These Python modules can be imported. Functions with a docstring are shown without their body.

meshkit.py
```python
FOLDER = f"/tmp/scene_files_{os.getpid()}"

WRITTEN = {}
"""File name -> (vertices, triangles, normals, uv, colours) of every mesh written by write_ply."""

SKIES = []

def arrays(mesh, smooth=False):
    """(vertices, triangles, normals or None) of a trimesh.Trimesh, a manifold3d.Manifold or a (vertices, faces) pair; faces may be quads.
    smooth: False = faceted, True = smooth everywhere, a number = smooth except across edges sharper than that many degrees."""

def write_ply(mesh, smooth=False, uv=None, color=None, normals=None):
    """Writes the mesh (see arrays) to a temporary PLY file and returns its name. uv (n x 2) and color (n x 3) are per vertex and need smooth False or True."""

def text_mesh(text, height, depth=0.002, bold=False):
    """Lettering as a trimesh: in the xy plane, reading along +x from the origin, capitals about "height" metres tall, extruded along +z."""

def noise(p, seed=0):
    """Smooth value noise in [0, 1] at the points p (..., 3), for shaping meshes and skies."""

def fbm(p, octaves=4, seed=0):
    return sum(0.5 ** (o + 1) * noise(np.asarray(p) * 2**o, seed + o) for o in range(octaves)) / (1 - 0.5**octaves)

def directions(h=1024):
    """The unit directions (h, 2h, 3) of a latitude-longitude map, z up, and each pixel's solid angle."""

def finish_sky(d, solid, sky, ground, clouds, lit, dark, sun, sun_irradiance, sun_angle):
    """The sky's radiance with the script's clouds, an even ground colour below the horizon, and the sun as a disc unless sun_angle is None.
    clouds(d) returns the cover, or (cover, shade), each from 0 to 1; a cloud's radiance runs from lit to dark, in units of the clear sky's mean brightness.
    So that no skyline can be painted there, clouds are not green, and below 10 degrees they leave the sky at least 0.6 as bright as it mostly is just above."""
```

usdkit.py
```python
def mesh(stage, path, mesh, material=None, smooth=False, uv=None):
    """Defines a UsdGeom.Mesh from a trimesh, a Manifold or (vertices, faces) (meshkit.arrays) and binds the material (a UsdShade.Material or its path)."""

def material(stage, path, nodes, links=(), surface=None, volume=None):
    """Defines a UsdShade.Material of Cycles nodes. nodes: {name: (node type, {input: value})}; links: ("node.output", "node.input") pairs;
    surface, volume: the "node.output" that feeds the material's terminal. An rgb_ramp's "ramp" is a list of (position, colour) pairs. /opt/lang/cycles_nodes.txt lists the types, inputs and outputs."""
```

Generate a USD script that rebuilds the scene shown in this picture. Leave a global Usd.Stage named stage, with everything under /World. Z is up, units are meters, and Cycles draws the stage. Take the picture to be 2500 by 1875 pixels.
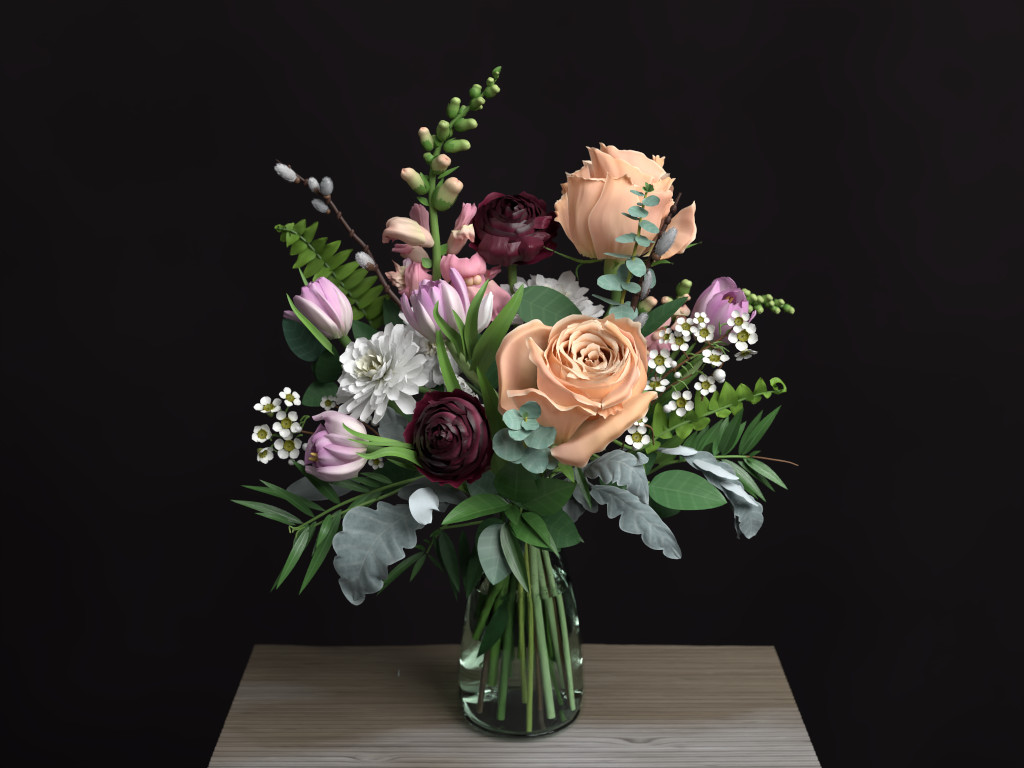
import math, random
import numpy as np
import meshkit, usdkit
from pxr import Usd, UsdGeom, UsdLux, UsdShade, Gf, Sdf, Vt

stage = Usd.Stage.CreateInMemory()
UsdGeom.SetStageUpAxis(stage, 'Z')
UsdGeom.SetStageMetersPerUnit(stage, 1.0)
UsdGeom.Xform.Define(stage, '/World')
UsdGeom.Scope.Define(stage, '/World/Looks')
rnd = random.Random(7)
rng = np.random.default_rng(7)

# ------------------------------------------------------------------ camera
TH = math.radians(15.9)
FOC = 3472.0                                  # focal length in pixels of a 2500 px wide picture
CAM = np.array([-0.006, -0.844, 0.467])
RT = np.array([1.0, 0, 0])
UP = np.array([0, math.sin(TH), math.cos(TH)])
TO = np.array([0, -math.cos(TH), math.sin(TH)])   # towards the camera
FW = -TO
cam = UsdGeom.Camera.Define(stage, '/World/camera')
cam.CreateHorizontalApertureAttr(36.0)
cam.CreateVerticalApertureAttr(27.0)
cam.CreateFocalLengthAttr(36.0 * FOC / 2500)
cam.CreateClippingRangeAttr(Gf.Vec2f(0.05, 50))
cam.CreateFStopAttr(9.0)
cam.CreateFocusDistanceAttr(0.775)
cam.CreateExposureAttr(0.0)
cam.AddTransformOp().Set(Gf.Matrix4d(*RT, 0, *UP, 0, *TO, 0, *CAM, 1))

# ------------------------------------------------------------------ window light and an added fill light
def rect_light(name, pos, target, w, h, power, color):
    pos, target = np.array(pos, float), np.array(target, float)
    z = pos - target; z /= np.linalg.norm(z)
    x = np.cross([0, 0, 1], z); x /= np.linalg.norm(x)
    y = np.cross(z, x)
    l = UsdLux.RectLight.Define(stage, '/World/' + name)
    l.CreateWidthAttr(w); l.CreateHeightAttr(h)
    l.CreateIntensityAttr(power); l.CreateColorAttr(Gf.Vec3f(*color))
    l.AddTransformOp().Set(Gf.Matrix4d(*x, 0, *y, 0, *z, 0, *pos, 1))
    return l

rect_light('window_light', (1.08, -1.20, 1.72), (0.0, 0.0, 0.22), 1.7, 1.7, 10.6, (0.98, 0.99, 1.0))
rect_light('room_light', (-1.5, -1.5, 1.3), (0.0, 0.0, 0.22), 1.5, 1.4, 0.95, (1.0, 0.98, 0.96))  # added weak fill from the left, stands for no known lamp

# ------------------------------------------------------------------ picture coordinates -> points of the place
CROPS = {'F': (0, 0, .8848), 'C1': (650, 350, 3.6867), 'C2': (900, 130, 5.53), 'C3': (900, 420, 4.366), 'C4': (1300, 320, 4.366),
         'C5': (1450, 620, 4.0218), 'C6': (650, 620, 4.366), 'D1': (560, 900, 3.6867), 'D2': (500, 1100, 3.6867), 'D3': (1150, 740, 3.95),
         'D4': (1500, 900, 3.456), 'D5': (1050, 1100, 4.1467), 'D6': (1050, 1320, 3.1911), 'D7': (450, 1500, 2.765), 'D8': (1300, 1500, 2.765), 'E1': (900, 900, 5.185)}

def P(c, x, y, d):
    """The point at distance d cm in front of the vertical plane through the vase, seen at (x, y) of the detail c."""
    x0, y0, s = CROPS[c]
    v = FW + RT * ((x0 + x / s) - 1250) / FOC - UP * ((y0 + y / s) - 937.5) / FOC
    t = (-d * .01 - CAM[1]) / v[1]
    return CAM + v * t

def PX(c, p):
    """Metres per pixel of the detail c at the point p."""
    return float((np.asarray(p) - CAM) @ FW) / FOC / CROPS[c][2]

def V(r, u, t):
    v = RT * r + UP * u + TO * t
    return v / np.linalg.norm(v)

def nrm(a):
    a = np.asarray(a, float)
    return a / np.maximum(np.linalg.norm(a, axis=-1, keepdims=True), 1e-12)

# ------------------------------------------------------------------ materials
LOOK = {}

def petal_mat(name, ramp, var=.1, streak=.12, su=30, sv=1.5, trans=.2, rough=.5, spec=.3, edge=None, mid=None, sheen=0, bump=.25, tcol=None, mottle=0, mscale=60, coat=0, tint=None, veins=None):
    """Petal or leaf: colour from base to tip, streaks along it, rim and midrib colours, light shining through."""
    n = {'tc': ('texture_coordinate', {}), 's': ('separate_xyz', {}), 'ramp': ('rgb_ramp', {'ramp': ramp}),
         'map': ('mapping', {'mapping_type': 'point', 'scale': (su, sv, 1)}), 'no': ('noise_texture', {'scale': 1.0, 'detail': 3.0, 'roughness': .6}),
         'oi': ('object_info', {}), 'off': ('math', {'math_type': 'multiply', 'value2': 37.0}), 'cx': ('combine_xyz', {}),
         'm1': ('math', {'math_type': 'multiply_add', 'value2': 2 * streak, 'value3': 1 - streak}),
         'm2': ('math', {'math_type': 'multiply_add', 'value2': 2 * var, 'value3': -var}),
         'm3': ('math', {'math_type': 'add'}), 'hsv': ('hsv', {}),
         'b': ('bump', {'strength': bump, 'distance': .0006}),
         'p': ('principled_bsdf', {'roughness': rough, 'specular_ior_level': spec, 'sheen_weight': sheen, 'sheen_roughness': .4, 'coat_weight': coat, 'coat_roughness': .25})}
    l = [('tc.UV', 's.vector'), ('tc.UV', 'map.vector'), ('oi.random', 'off.value1'), ('off.value', 'cx.x'), ('off.value', 'cx.z'), ('cx.vector', 'map.location'),
         ('map.vector', 'no.vector'), ('s.y', 'ramp.fac'), ('no.fac', 'm1.value1'), ('oi.random', 'm2.value1'), ('m1.value', 'm3.value1'), ('m2.value', 'm3.value2'),
         ('m3.value', 'hsv.value'), ('no.fac', 'b.height'), ('b.normal', 'p.normal')]
    col = 'ramp.color'
    n['ab0'] = ('math', {'math_type': 'subtract', 'value2': .5}); n['ab'] = ('math', {'math_type': 'absolute'}); n['ab2'] = ('math', {'math_type': 'multiply', 'value2': 2.0})
    l += [('s.x', 'ab0.value1'), ('ab0.value', 'ab.value1'), ('ab.value', 'ab2.value1')]
    if tint:
        c, amt, sc = tint
        n['tn'] = ('noise_texture', {'scale': float(sc), 'detail': 2.0}); n['tr'] = ('rgb_ramp', {'ramp': [(0, (0, 0, 0)), (.38, (0, 0, 0)), (.66, (amt,) * 3), (1, (amt,) * 3)]})
        n['tmx'] = ('mix', {'mix_type': 'mix', 'color2': c}); n['tav'] = ('math', {'math_type': 'multiply', 'value2': 9.0}); n['tcv'] = ('combine_xyz', {}); n['tva'] = ('mapping', {'mapping_type': 'point'})
        l += [('oi.random', 'tav.value1'), ('tav.value', 'tcv.x'), ('tcv.vector', 'tva.location'), ('tc.object', 'tva.vector'), ('tva.vector', 'tn.vector'), ('tn.fac', 'tr.fac'), ('tr.color', 'tmx.fac'), (col, 'tmx.color1')]
        col = 'tmx.color'
    if veins:
        c, k, amt, slope = veins
        n['v1'] = ('math', {'math_type': 'multiply', 'value2': 6.2832 * k}); n['v2'] = ('math', {'math_type': 'multiply_add', 'value2': -6.2832 * slope}); n['v3'] = ('math', {'math_type': 'sine'})
        n['vr'] = ('rgb_ramp', {'ramp': [(0, (0, 0, 0)), (.55, (0, 0, 0)), (.97, (amt,) * 3), (1, (amt,) * 3)]}); n['vm'] = ('mix', {'mix_type': 'mix', 'color2': c})
        l += [('s.y', 'v1.value1'), ('ab2.value', 'v2.value1'), ('v1.value', 'v2.value3'), ('v2.value', 'v3.value1'), ('v3.value', 'vr.fac'), ('vr.color', 'vm.fac'), (col, 'vm.color1')]
        col = 'vm.color'
    if edge:
        c, a, amt = edge
        n['emax'] = ('math', {'math_type': 'maximum'})
        n['er'] = ('rgb_ramp', {'ramp': [(0, (0, 0, 0)), (a, (0, 0, 0)), (1, (amt,) * 3)]})
        n['em'] = ('mix', {'mix_type': 'mix', 'color2': c})
        l += [('ab2.value', 'emax.value1'), ('s.y', 'emax.value2'), ('emax.value', 'er.fac'), ('er.color', 'em.fac'), (col, 'em.color1')]
        col = 'em.color'
    if mid:
        c, a, amt = mid
        n['mr'] = ('rgb_ramp', {'ramp': [(0, (amt,) * 3), (a, (0, 0, 0)), (1, (0, 0, 0))]})
        n['mm'] = ('mix', {'mix_type': 'mix', 'color2': c})
        l += [('ab2.value', 'mr.fac'), ('mr.color', 'mm.fac'), (col, 'mm.color1')]
        col = 'mm.color'
    if mottle:
        n['n2'] = ('noise_texture', {'scale': float(mscale), 'detail': 4.0, 'roughness': .65})
        n['q1'] = ('math', {'math_type': 'multiply_add', 'value2': 2 * mottle, 'value3': -mottle})
        n['q2'] = ('math', {'math_type': 'add'})
        l = [x for x in l if x[1] != 'hsv.value']
        l += [('tc.object', 'n2.vector'), ('n2.fac', 'q1.value1'), ('q1.value', 'q2.value1'), ('m3.value', 'q2.value2'), ('q2.value', 'hsv.value')]
    l += [(col, 'hsv.color'), ('hsv.color', 'p.base_color')]
    out = 'p.BSDF'
    if trans:
        n['t'] = ('translucent_bsdf', {}); n['mx'] = ('mix_closure', {'fac': trans})
        if tcol:
            n['tm'] = ('mix', {'mix_type': 'multiply', 'fac': 1.0, 'color2': tcol})
            l += [('hsv.color', 'tm.color1'), ('tm.color', 't.color')]
        else:
            l += [('hsv.color', 't.color')]
        l += [('p.BSDF', 'mx.closure1'), ('t.BSDF', 'mx.closure2')]
        out = 'mx.closure'
    LOOK[name] = usdkit.material(stage, '/World/Looks/' + name, n, l, surface=out)

def flat_ramp(c, k=.15):
    return [(0, tuple(x * (1 - k) for x in c)), (1, tuple(min(1, x * (1 + k)) for x in c))]

petal_mat('peach_petal', [(0, (.50, .58, .22)), (.14, (.84, .68, .36)), (.36, (.95, .68, .43)), (.6, (.965, .63, .39)), (.88, (.965, .58, .31)), (1, (.97, .63, .36))], var=.05, streak=.06, su=22, sv=1.2, trans=.40, rough=.65, spec=.15, edge=((.97, .82, .64), .92, .95), bump=.22, mottle=.06, mscale=40, tint=((.96, .57, .49), .6, 28))
petal_mat('peach_inner', [(0, (.82, .34, .08)), (.6, (.95, .52, .24)), (1, (.965, .66, .42))], var=.05, streak=.06, su=22, sv=1.2, trans=.40, rough=.65, spec=.15, edge=((.97, .84, .66), .92, .95), bump=.22, mottle=.05, mscale=40, tint=((.96, .60, .38), .5, 36))
petal_mat('burgundy_petal', [(0, (0.289, 0.1105, 0.1530)), (.78, (0.264, 0.0892, 0.1275)), (.87, (0.136, 0.0221, 0.0467)), (.94, (0.051, 0.0043, 0.0119)), (1, (0.017, 0.0017, 0.0051))], var=.2, streak=.22, su=30, trans=.08, rough=.45, spec=.4, edge=((.022, .002, .006), .88, .95), bump=.35)
petal_mat('burgundy_deep', [(0, (0.144, 0.0216, 0.0432)), (.78, (0.122, 0.0158, 0.0360)), (.87, (0.079, 0.0086, 0.0216)), (.94, (0.043, 0.0036, 0.0101)), (1, (0.014, 0.0014, 0.0043))], var=.2, streak=.22, su=30, trans=.08, rough=.45, spec=.4, edge=((.022, .002, .006), .88, .95), bump=.35)
petal_mat('burgundy_outer', [(0, (0.115, 0.0216, 0.0396)), (.5, (0.094, 0.0065, 0.0216)), (1, (0.068, 0.0043, 0.0144))], var=.35, streak=.25, su=26, trans=.12, rough=.42, spec=.4, edge=((.20, .03, .07), .95, .5), bump=.4)
petal_mat('burgundy_pale', [(0, (0.086, 0.0144, 0.0288)), (.5, (0.137, 0.0158, 0.0432)), (1, (0.194, 0.0432, 0.0828))], var=.15, streak=.3, su=26, trans=.15, rough=.45, spec=.4, bump=.4)
petal_mat('lilac_petal', [(0, (.46, .55, .22)), (.13, (.70, .62, .46)), (.4, (.78, .50, .68)), (.8, (.70, .34, .64)), (1, (.72, .40, .60))], var=.07, streak=.10, su=40, sv=1.0, trans=.30, rough=.55, spec=.3, edge=((.66, .27, .62), .78, .6), mid=((.82, .68, .76), .6, .5), bump=.35, mottle=.06, tint=((.86, .60, .68), .6, 60))
petal_mat('lilac_pale', [(0, (.50, .60, .26)), (.14, (.80, .74, .62)), (.5, (.86, .68, .78)), (1, (.82, .54, .72))], var=.06, streak=.09, su=40, sv=1.0, trans=.30, rough=.55, spec=.3, edge=((.74, .40, .66), .84, .6), bump=.35, mottle=.06, tint=((.90, .82, .76), .6, 60))
petal_mat('white_inner', [(0, (.66, .64, .34)), (.5, (.76, .74, .58)), (1, (.80, .79, .70))], var=.03, streak=.05, su=16, trans=.22, rough=.5, bump=.3)
petal_mat('white_petal', [(0, (.80, .80, .64)), (.3, (.90, .90, .88)), (1, (.92, .92, .92))], var=.03, streak=.05, su=16, trans=.36, rough=.5, bump=.3)
petal_mat('mum_disc', flat_ramp((.66, .62, .30)), var=.05, trans=.1, rough=.6)
petal_mat('pink_petal', [(0, (.84, .60, .48)), (.3, (.90, .42, .50)), (1, (.90, .38, .54))], var=.08, streak=.1, su=26, trans=.45, rough=.6, spec=.25, edge=((.94, .56, .66), .90, .6), bump=.35, mottle=.08, tint=((.92, .56, .56), .6, 50))
petal_mat('salmon_petal', [(0, (.72, .66, .40)), (.35, (.82, .60, .48)), (.8, (.80, .42, .36)), (1, (.76, .30, .27))], var=.06, streak=.24, su=12, trans=.25, rough=.5, bump=.3, tint=((.86, .72, .56), .6, 70))
petal_mat('palate', [(0, (.84, .44, .46)), (.42, (.86, .52, .42)), (.62, (.88, .64, .32)), (1, (.84, .48, .48))], var=.04, trans=.2, rough=.55)
petal_mat('bud_green', [(0, (.12, .25, .05)), (.55, (.22, .36, .09)), (1, (.44, .52, .20))], var=.12, streak=.12, su=12, trans=.12, rough=.45, bump=.2)
petal_mat('bud_pink', [(0, (.20, .34, .08)), (.45, (.46, .52, .22)), (.75, (.68, .54, .34)), (1, (.76, .40, .30))], var=.08, streak=.26, su=7, trans=.15, rough=.42, bump=.2)
petal_mat('calyx_green', [(0, (.13, .28, .045)), (1, (.10, .23, .045))], var=.15, streak=.15, su=12, trans=.15, rough=.45, edge=((.30, .45, .18), .85, .6), bump=.2)
petal_mat('stem_green', [(0, (.13, .24, .06)), (1, (.17, .29, .07))], var=.12, streak=.15, su=8, sv=12, trans=0, rough=.4, bump=.3)
petal_mat('stem_pale', [(0, (.30, .42, .16)), (.5, (.40, .52, .24)), (1, (.56, .66, .42))], var=.1, streak=.12, su=8, sv=12, trans=0, rough=.45, bump=.3)
petal_mat('stem_dark', [(0, (.07, .13, .035)), (1, (.09, .16, .05))], var=.15, streak=.15, su=8, sv=12, trans=0, rough=.45, bump=.3)
petal_mat('stem_yellow', [(0, (.42, .40, .07)), (1, (.30, .34, .10))], var=.1, streak=.2, su=6, sv=10, trans=0, rough=.5, bump=.3)
petal_mat('stem_brown', [(0, (.16, .075, .03)), (1, (.20, .11, .06))], var=.15, streak=.3, su=6, sv=20, trans=0, rough=.6, bump=.4)
petal_mat('bark', [(0, (.035, .014, .009)), (.7, (.050, .020, .013)), (1, (.10, .06, .045))], var=.1, streak=.35, su=5, sv=26, trans=0, rough=.5, spec=.3, bump=.5)
petal_mat('bud_scale', flat_ramp((.11, .055, .03)), var=.3, streak=.3, su=10, trans=0, rough=.45)
petal_mat('tulip_leaf', [(0, (.22, .36, .09)), (.4, (.14, .29, .05)), (1, (.14, .31, .045))], var=.15, streak=.2, su=30, sv=1, trans=.2, rough=.42, spec=.45, mid=((.16, .29, .08), .1, .5), bump=.4, mottle=.08, tint=((.17, .30, .10), .5, 45))
petal_mat('gloss_leaf', [(0, (.035, .10, .022)), (1, (.05, .135, .028))], var=.3, streak=.15, su=16, sv=2, trans=.12, rough=.34, spec=.5, mid=((.10, .20, .07), .06, .5), bump=.35, mottle=.14, veins=((.12, .24, .08), 5, .14, .8))
petal_mat('dark_leaf', [(0, (.022, .065, .022)), (1, (.03, .085, .028))], var=.25, streak=.12, su=16, sv=2, trans=.1, rough=.58, spec=.22, mid=((.05, .11, .04), .05, .5), bump=.25, veins=((.05, .11, .04), 6, .4, .8))
petal_mat('smooth_leaf', [(0, (.055, .15, .055)), (1, (.07, .18, .06))], var=.2, streak=.14, su=16, sv=2, trans=.12, rough=.36, spec=.5, mid=((.14, .27, .12), .05, .5), bump=.35, mottle=.16, veins=((.16, .30, .13), 6, .15, .8))
petal_mat('teal_leaf', [(0, (.022, .062, .038)), (1, (.030, .075, .048))], var=.2, streak=.14, su=16, sv=2, trans=.1, rough=.45, spec=.35, mid=((.05, .10, .06), .05, .5), bump=.3, mottle=.12, veins=((.06, .12, .08), 6, .4, .8))
petal_mat('blue_leaf', [(0, (.065, .12, .08)), (1, (.085, .155, .11))], var=.15, streak=.12, su=16, sv=2, trans=.1, rough=.42, spec=.4, mid=((.16, .26, .17), .06, .5), bump=.25, mottle=.1, veins=((.18, .28, .20), 6, .2, .8))
petal_mat('narrow_leaf', [(0, (.055, .14, .04)), (1, (.06, .16, .035))], var=.3, streak=.3, su=14, sv=1, trans=.12, rough=.32, spec=.55, mid=((.14, .30, .11), .12, .6), bump=.5, mottle=.1)
petal_mat('fern_leaf', [(0, (.12, .23, .028)), (1, (.165, .295, .036))], var=.25, streak=.15, su=14, trans=.32, rough=.5, mid=((.10, .19, .04), .1, .4), bump=.4, mottle=.16)
petal_mat('fern_light', [(0, (.15, .30, .04)), (1, (.21, .37, .045))], var=.18, streak=.15, su=14, trans=.32, rough=.5, mid=((.14, .26, .05), .1, .4), bump=.4, mottle=.14)
petal_mat('eucalyptus_leaf', [(0, (.34, .44, .36)), (.16, (.15, .27, .20)), (1, (.15, .27, .22))], var=.16, streak=.06, su=10, sv=6, trans=.1, rough=.5, spec=.4, edge=((.24, .30, .22), .93, .6), mid=((.26, .36, .28), .05, .5), bump=.3, mottle=.2, mscale=140, veins=((.28, .38, .30), 4, .4, .7), tint=((.22, .34, .30), .7, 90))
petal_mat('eucalyptus_tip', flat_ramp((.22, .36, .14)), var=.1, trans=.2, rough=.5)
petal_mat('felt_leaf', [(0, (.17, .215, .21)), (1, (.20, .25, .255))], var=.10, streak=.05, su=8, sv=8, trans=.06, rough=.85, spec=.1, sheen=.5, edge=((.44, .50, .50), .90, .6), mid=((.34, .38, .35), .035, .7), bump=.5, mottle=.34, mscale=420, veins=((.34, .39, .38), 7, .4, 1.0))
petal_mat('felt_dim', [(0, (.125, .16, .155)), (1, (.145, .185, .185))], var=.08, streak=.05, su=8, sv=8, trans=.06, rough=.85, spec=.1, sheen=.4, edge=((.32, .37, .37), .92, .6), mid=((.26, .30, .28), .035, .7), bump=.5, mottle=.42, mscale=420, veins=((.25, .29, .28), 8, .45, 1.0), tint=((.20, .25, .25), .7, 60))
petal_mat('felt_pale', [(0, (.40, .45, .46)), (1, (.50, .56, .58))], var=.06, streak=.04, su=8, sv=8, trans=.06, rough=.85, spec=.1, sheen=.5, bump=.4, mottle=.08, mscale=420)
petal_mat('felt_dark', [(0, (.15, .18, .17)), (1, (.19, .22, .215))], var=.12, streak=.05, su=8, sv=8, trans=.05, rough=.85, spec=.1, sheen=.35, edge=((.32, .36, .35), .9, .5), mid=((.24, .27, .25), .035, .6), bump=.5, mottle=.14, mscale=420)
petal_mat('wax_petal', [(0, (.70, .74, .54)), (.35, (.80, .80, .76)), (1, (.82, .82, .81))], var=.05, streak=.05, su=8, trans=.18, rough=.35, spec=.45, bump=.15)
petal_mat('wax_cup', [(0, (.16, .15, .012)), (.45, (.26, .25, .025)), (.62, (.50, .54, .20)), (.75, (.25, .36, .07)), (1, (.12, .26, .05))], var=.1, streak=.2, su=10, trans=.1, rough=.4, bump=.3)
petal_mat('stamen', flat_ramp((.80, .56, .16)), var=.08, trans=.1, rough=.5)
petal_mat('stamen_dark', flat_ramp((.10, .07, .02)), var=.2, trans=0, rough=.5)
petal_mat('catkin_core', [(0, (.12, .11, .10)), (.4, (.29, .295, .30)), (1, (.36, .365, .37))], var=.1, trans=0, rough=.9)
petal_mat('catkin_white_core', [(0, (.30, .28, .26)), (1, (.58, .58, .58))], var=.06, trans=0, rough=.9)
LOOK['catkin_fur'] = usdkit.material(stage, '/World/Looks/catkin_fur', {'p': ('principled_bsdf', {'base_color': (.45, .465, .48), 'roughness': .5})}, [], surface='p.BSDF')
LOOK['catkin_fur_white'] = usdkit.material(stage, '/World/Looks/catkin_fur_white', {'p': ('principled_bsdf', {'base_color': (.66, .66, .67), 'roughness': .5})}, [], surface='p.BSDF')
LOOK['glass'] = usdkit.material(stage, '/World/Looks/glass', {'p': ('principled_bsdf', {'base_color': (.93, .975, .95), 'roughness': 0.0, 'ior': 1.45, 'transmission_weight': 1.0})}, [], surface='p.BSDF')
LOOK['thin_glass'] = usdkit.material(stage, '/World/Looks/thin_glass', {'t': ('transparent_bsdf', {'color': (.90, .945, .915)}), 'g': ('glossy_bsdf', {'color': (1, 1, 1), 'roughness': .02}), 'f': ('layer_weight', {'blend': .5}), 'r': ('rgb_ramp', {'ramp': [(0, (.02,) * 3), (.6, (.035,) * 3), (.8, (.05,) * 3), (.93, (.12,) * 3), (1, (.3,) * 3)]}), 'm': ('mix_closure', {})},
    [('f.facing', 'r.fac'), ('r.color', 'm.fac'), ('t.BSDF', 'm.closure1'), ('g.BSDF', 'm.closure2')], surface='m.closure')
LOOK['water'] = usdkit.material(stage, '/World/Looks/water', {'p': ('principled_bsdf', {'base_color': (.80, .89, .80), 'roughness': 0.0, 'ior': 1.17, 'transmission_weight': 1.0})}, [], surface='p.BSDF')
LOOK['cloth'] = usdkit.material(stage, '/World/Looks/cloth', {
    'tc': ('texture_coordinate', {}), 'n': ('noise_texture', {'scale': 5.0, 'detail': 4.0}), 'r': ('rgb_ramp', {'ramp': [(.3, (.0052, .0037, .0045)), (.7, (.0072, .0050, .0064))]}),
    'n2': ('noise_texture', {'scale': 900.0, 'detail': 2.0}), 'b': ('bump', {'strength': .3, 'distance': .001}),
    'p': ('principled_bsdf', {'roughness': .95, 'specular_ior_level': .1})},
    [('tc.object', 'n.vector'), ('n.fac', 'r.fac'), ('r.color', 'p.base_color'), ('tc.object', 'n2.vector'), ('n2.fac', 'b.height'), ('b.normal', 'p.normal')], surface='p.BSDF')
LOOK['wood'] = usdkit.material(stage, '/World/Looks/wood', {
    'tc': ('texture_coordinate', {}), 'g': ('geometry', {}), 's': ('separate_xyz', {}), 'su': ('separate_xyz', {}),
    'mp': ('mapping', {'mapping_type': 'point', 'scale': (7, 260, 200)}), 'n': ('noise_texture', {'scale': 1.0, 'detail': 5.0, 'roughness': .65}),
    'mp2': ('mapping', {'mapping_type': 'point', 'scale': (5, 14, 5)}), 'n2': ('noise_texture', {'scale': 1.0, 'detail': 3.0}),
    'mp3': ('mapping', {'mapping_type': 'point', 'scale': (160, 420, 160)}), 'n3': ('noise_texture', {'scale': 1.0, 'detail': 3.0}),
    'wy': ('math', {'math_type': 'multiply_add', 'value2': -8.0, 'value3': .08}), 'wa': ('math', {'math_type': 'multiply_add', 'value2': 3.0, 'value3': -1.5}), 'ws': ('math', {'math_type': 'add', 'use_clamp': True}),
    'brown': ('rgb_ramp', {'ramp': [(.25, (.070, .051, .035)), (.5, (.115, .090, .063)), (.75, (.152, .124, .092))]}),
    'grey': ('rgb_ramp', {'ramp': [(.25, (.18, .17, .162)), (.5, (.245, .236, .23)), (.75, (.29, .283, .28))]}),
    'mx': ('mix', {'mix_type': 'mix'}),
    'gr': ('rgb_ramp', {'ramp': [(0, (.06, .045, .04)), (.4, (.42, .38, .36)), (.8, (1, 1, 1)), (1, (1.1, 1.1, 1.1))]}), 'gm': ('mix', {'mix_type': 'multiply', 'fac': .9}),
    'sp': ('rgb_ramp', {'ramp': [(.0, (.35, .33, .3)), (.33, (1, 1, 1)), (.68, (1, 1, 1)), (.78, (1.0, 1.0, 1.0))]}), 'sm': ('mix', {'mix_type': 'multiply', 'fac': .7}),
    'b': ('bump', {'strength': .5, 'distance': .0008}),
    'p': ('principled_bsdf', {'roughness': .75, 'specular_ior_level': .25})},
    [('tc.object', 'mp.vector'), ('mp.vector', 'n.vector'), ('tc.object', 'mp2.vector'), ('mp2.vector', 'n2.vector'), ('tc.object', 'mp3.vector'), ('mp3.vector', 'n3.vector'),
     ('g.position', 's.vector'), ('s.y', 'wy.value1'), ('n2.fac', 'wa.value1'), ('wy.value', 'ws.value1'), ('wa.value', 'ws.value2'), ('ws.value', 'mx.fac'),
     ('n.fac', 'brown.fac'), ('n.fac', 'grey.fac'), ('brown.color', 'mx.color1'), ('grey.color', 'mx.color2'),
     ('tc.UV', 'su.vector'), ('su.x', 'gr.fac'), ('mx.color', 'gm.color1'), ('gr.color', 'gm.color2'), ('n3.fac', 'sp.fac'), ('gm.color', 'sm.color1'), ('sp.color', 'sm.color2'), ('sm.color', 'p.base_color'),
     ('n.fac', 'b.height'), ('b.normal', 'p.normal')], surface='p.BSDF')

# ------------------------------------------------------------------ things and parts
COUNT = {}

def numbered(parent, name):
    k = COUNT.get((parent, name), 0); COUNT[(parent, name)] = k + 1
    return f'{parent}/{name}' + (f'_{k:03d}' if k else '')

def tag(prim, label=None, cat=None, group=None, kind=None):
    for k, v in (('label', label), ('category', cat), ('group', group), ('kind', kind)):
        if v:
            prim.SetCustomDataByKey(k, v)

class Thing:
    def __init__(self, name, label, cat, base, group=None):
        self.path = numbered('/World', name)
        self.base = np.asarray(base, float)
        x = UsdGeom.Xform.Define(stage, self.path)
        x.AddTranslateOp().Set(Gf.Vec3d(*map(float, self.base)))
        tag(x.GetPrim(), label, cat, group)

    def part(self, name, mesh, mat, parent=None, label=None, smooth=True, kind=None):
        """mesh: (vertices, faces, uv or None) in the place's coordinates."""
        v, f, uv = mesh
        path = numbered(parent or self.path, name)
        m = usdkit.mesh(stage, path, (np.asarray(v) - self.base, f), LOOK[mat], smooth=smooth, uv=uv)
        tag(m.GetPrim(), label, kind=kind)
        return path

    def curves(self, name, pts, width, mat, parent):
        c = UsdGeom.BasisCurves.Define(stage, numbered(parent, name))
        n, k, _ = pts.shape
        c.CreateTypeAttr('linear')
        c.CreateCurveVertexCountsAttr(Vt.IntArray([k] * n))
        c.CreatePointsAttr(Vt.Vec3fArray.FromNumpy((pts.reshape(-1, 3) - self.base).astype(np.float32)))
        c.CreateWidthsAttr(Vt.FloatArray.FromNumpy(np.tile(np.linspace(width, width * .35, k), n).astype(np.float32)))
        c.SetWidthsInterpolation('vertex')
        UsdShade.MaterialBindingAPI.Apply(c.GetPrim()).Bind(LOOK[mat])

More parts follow.
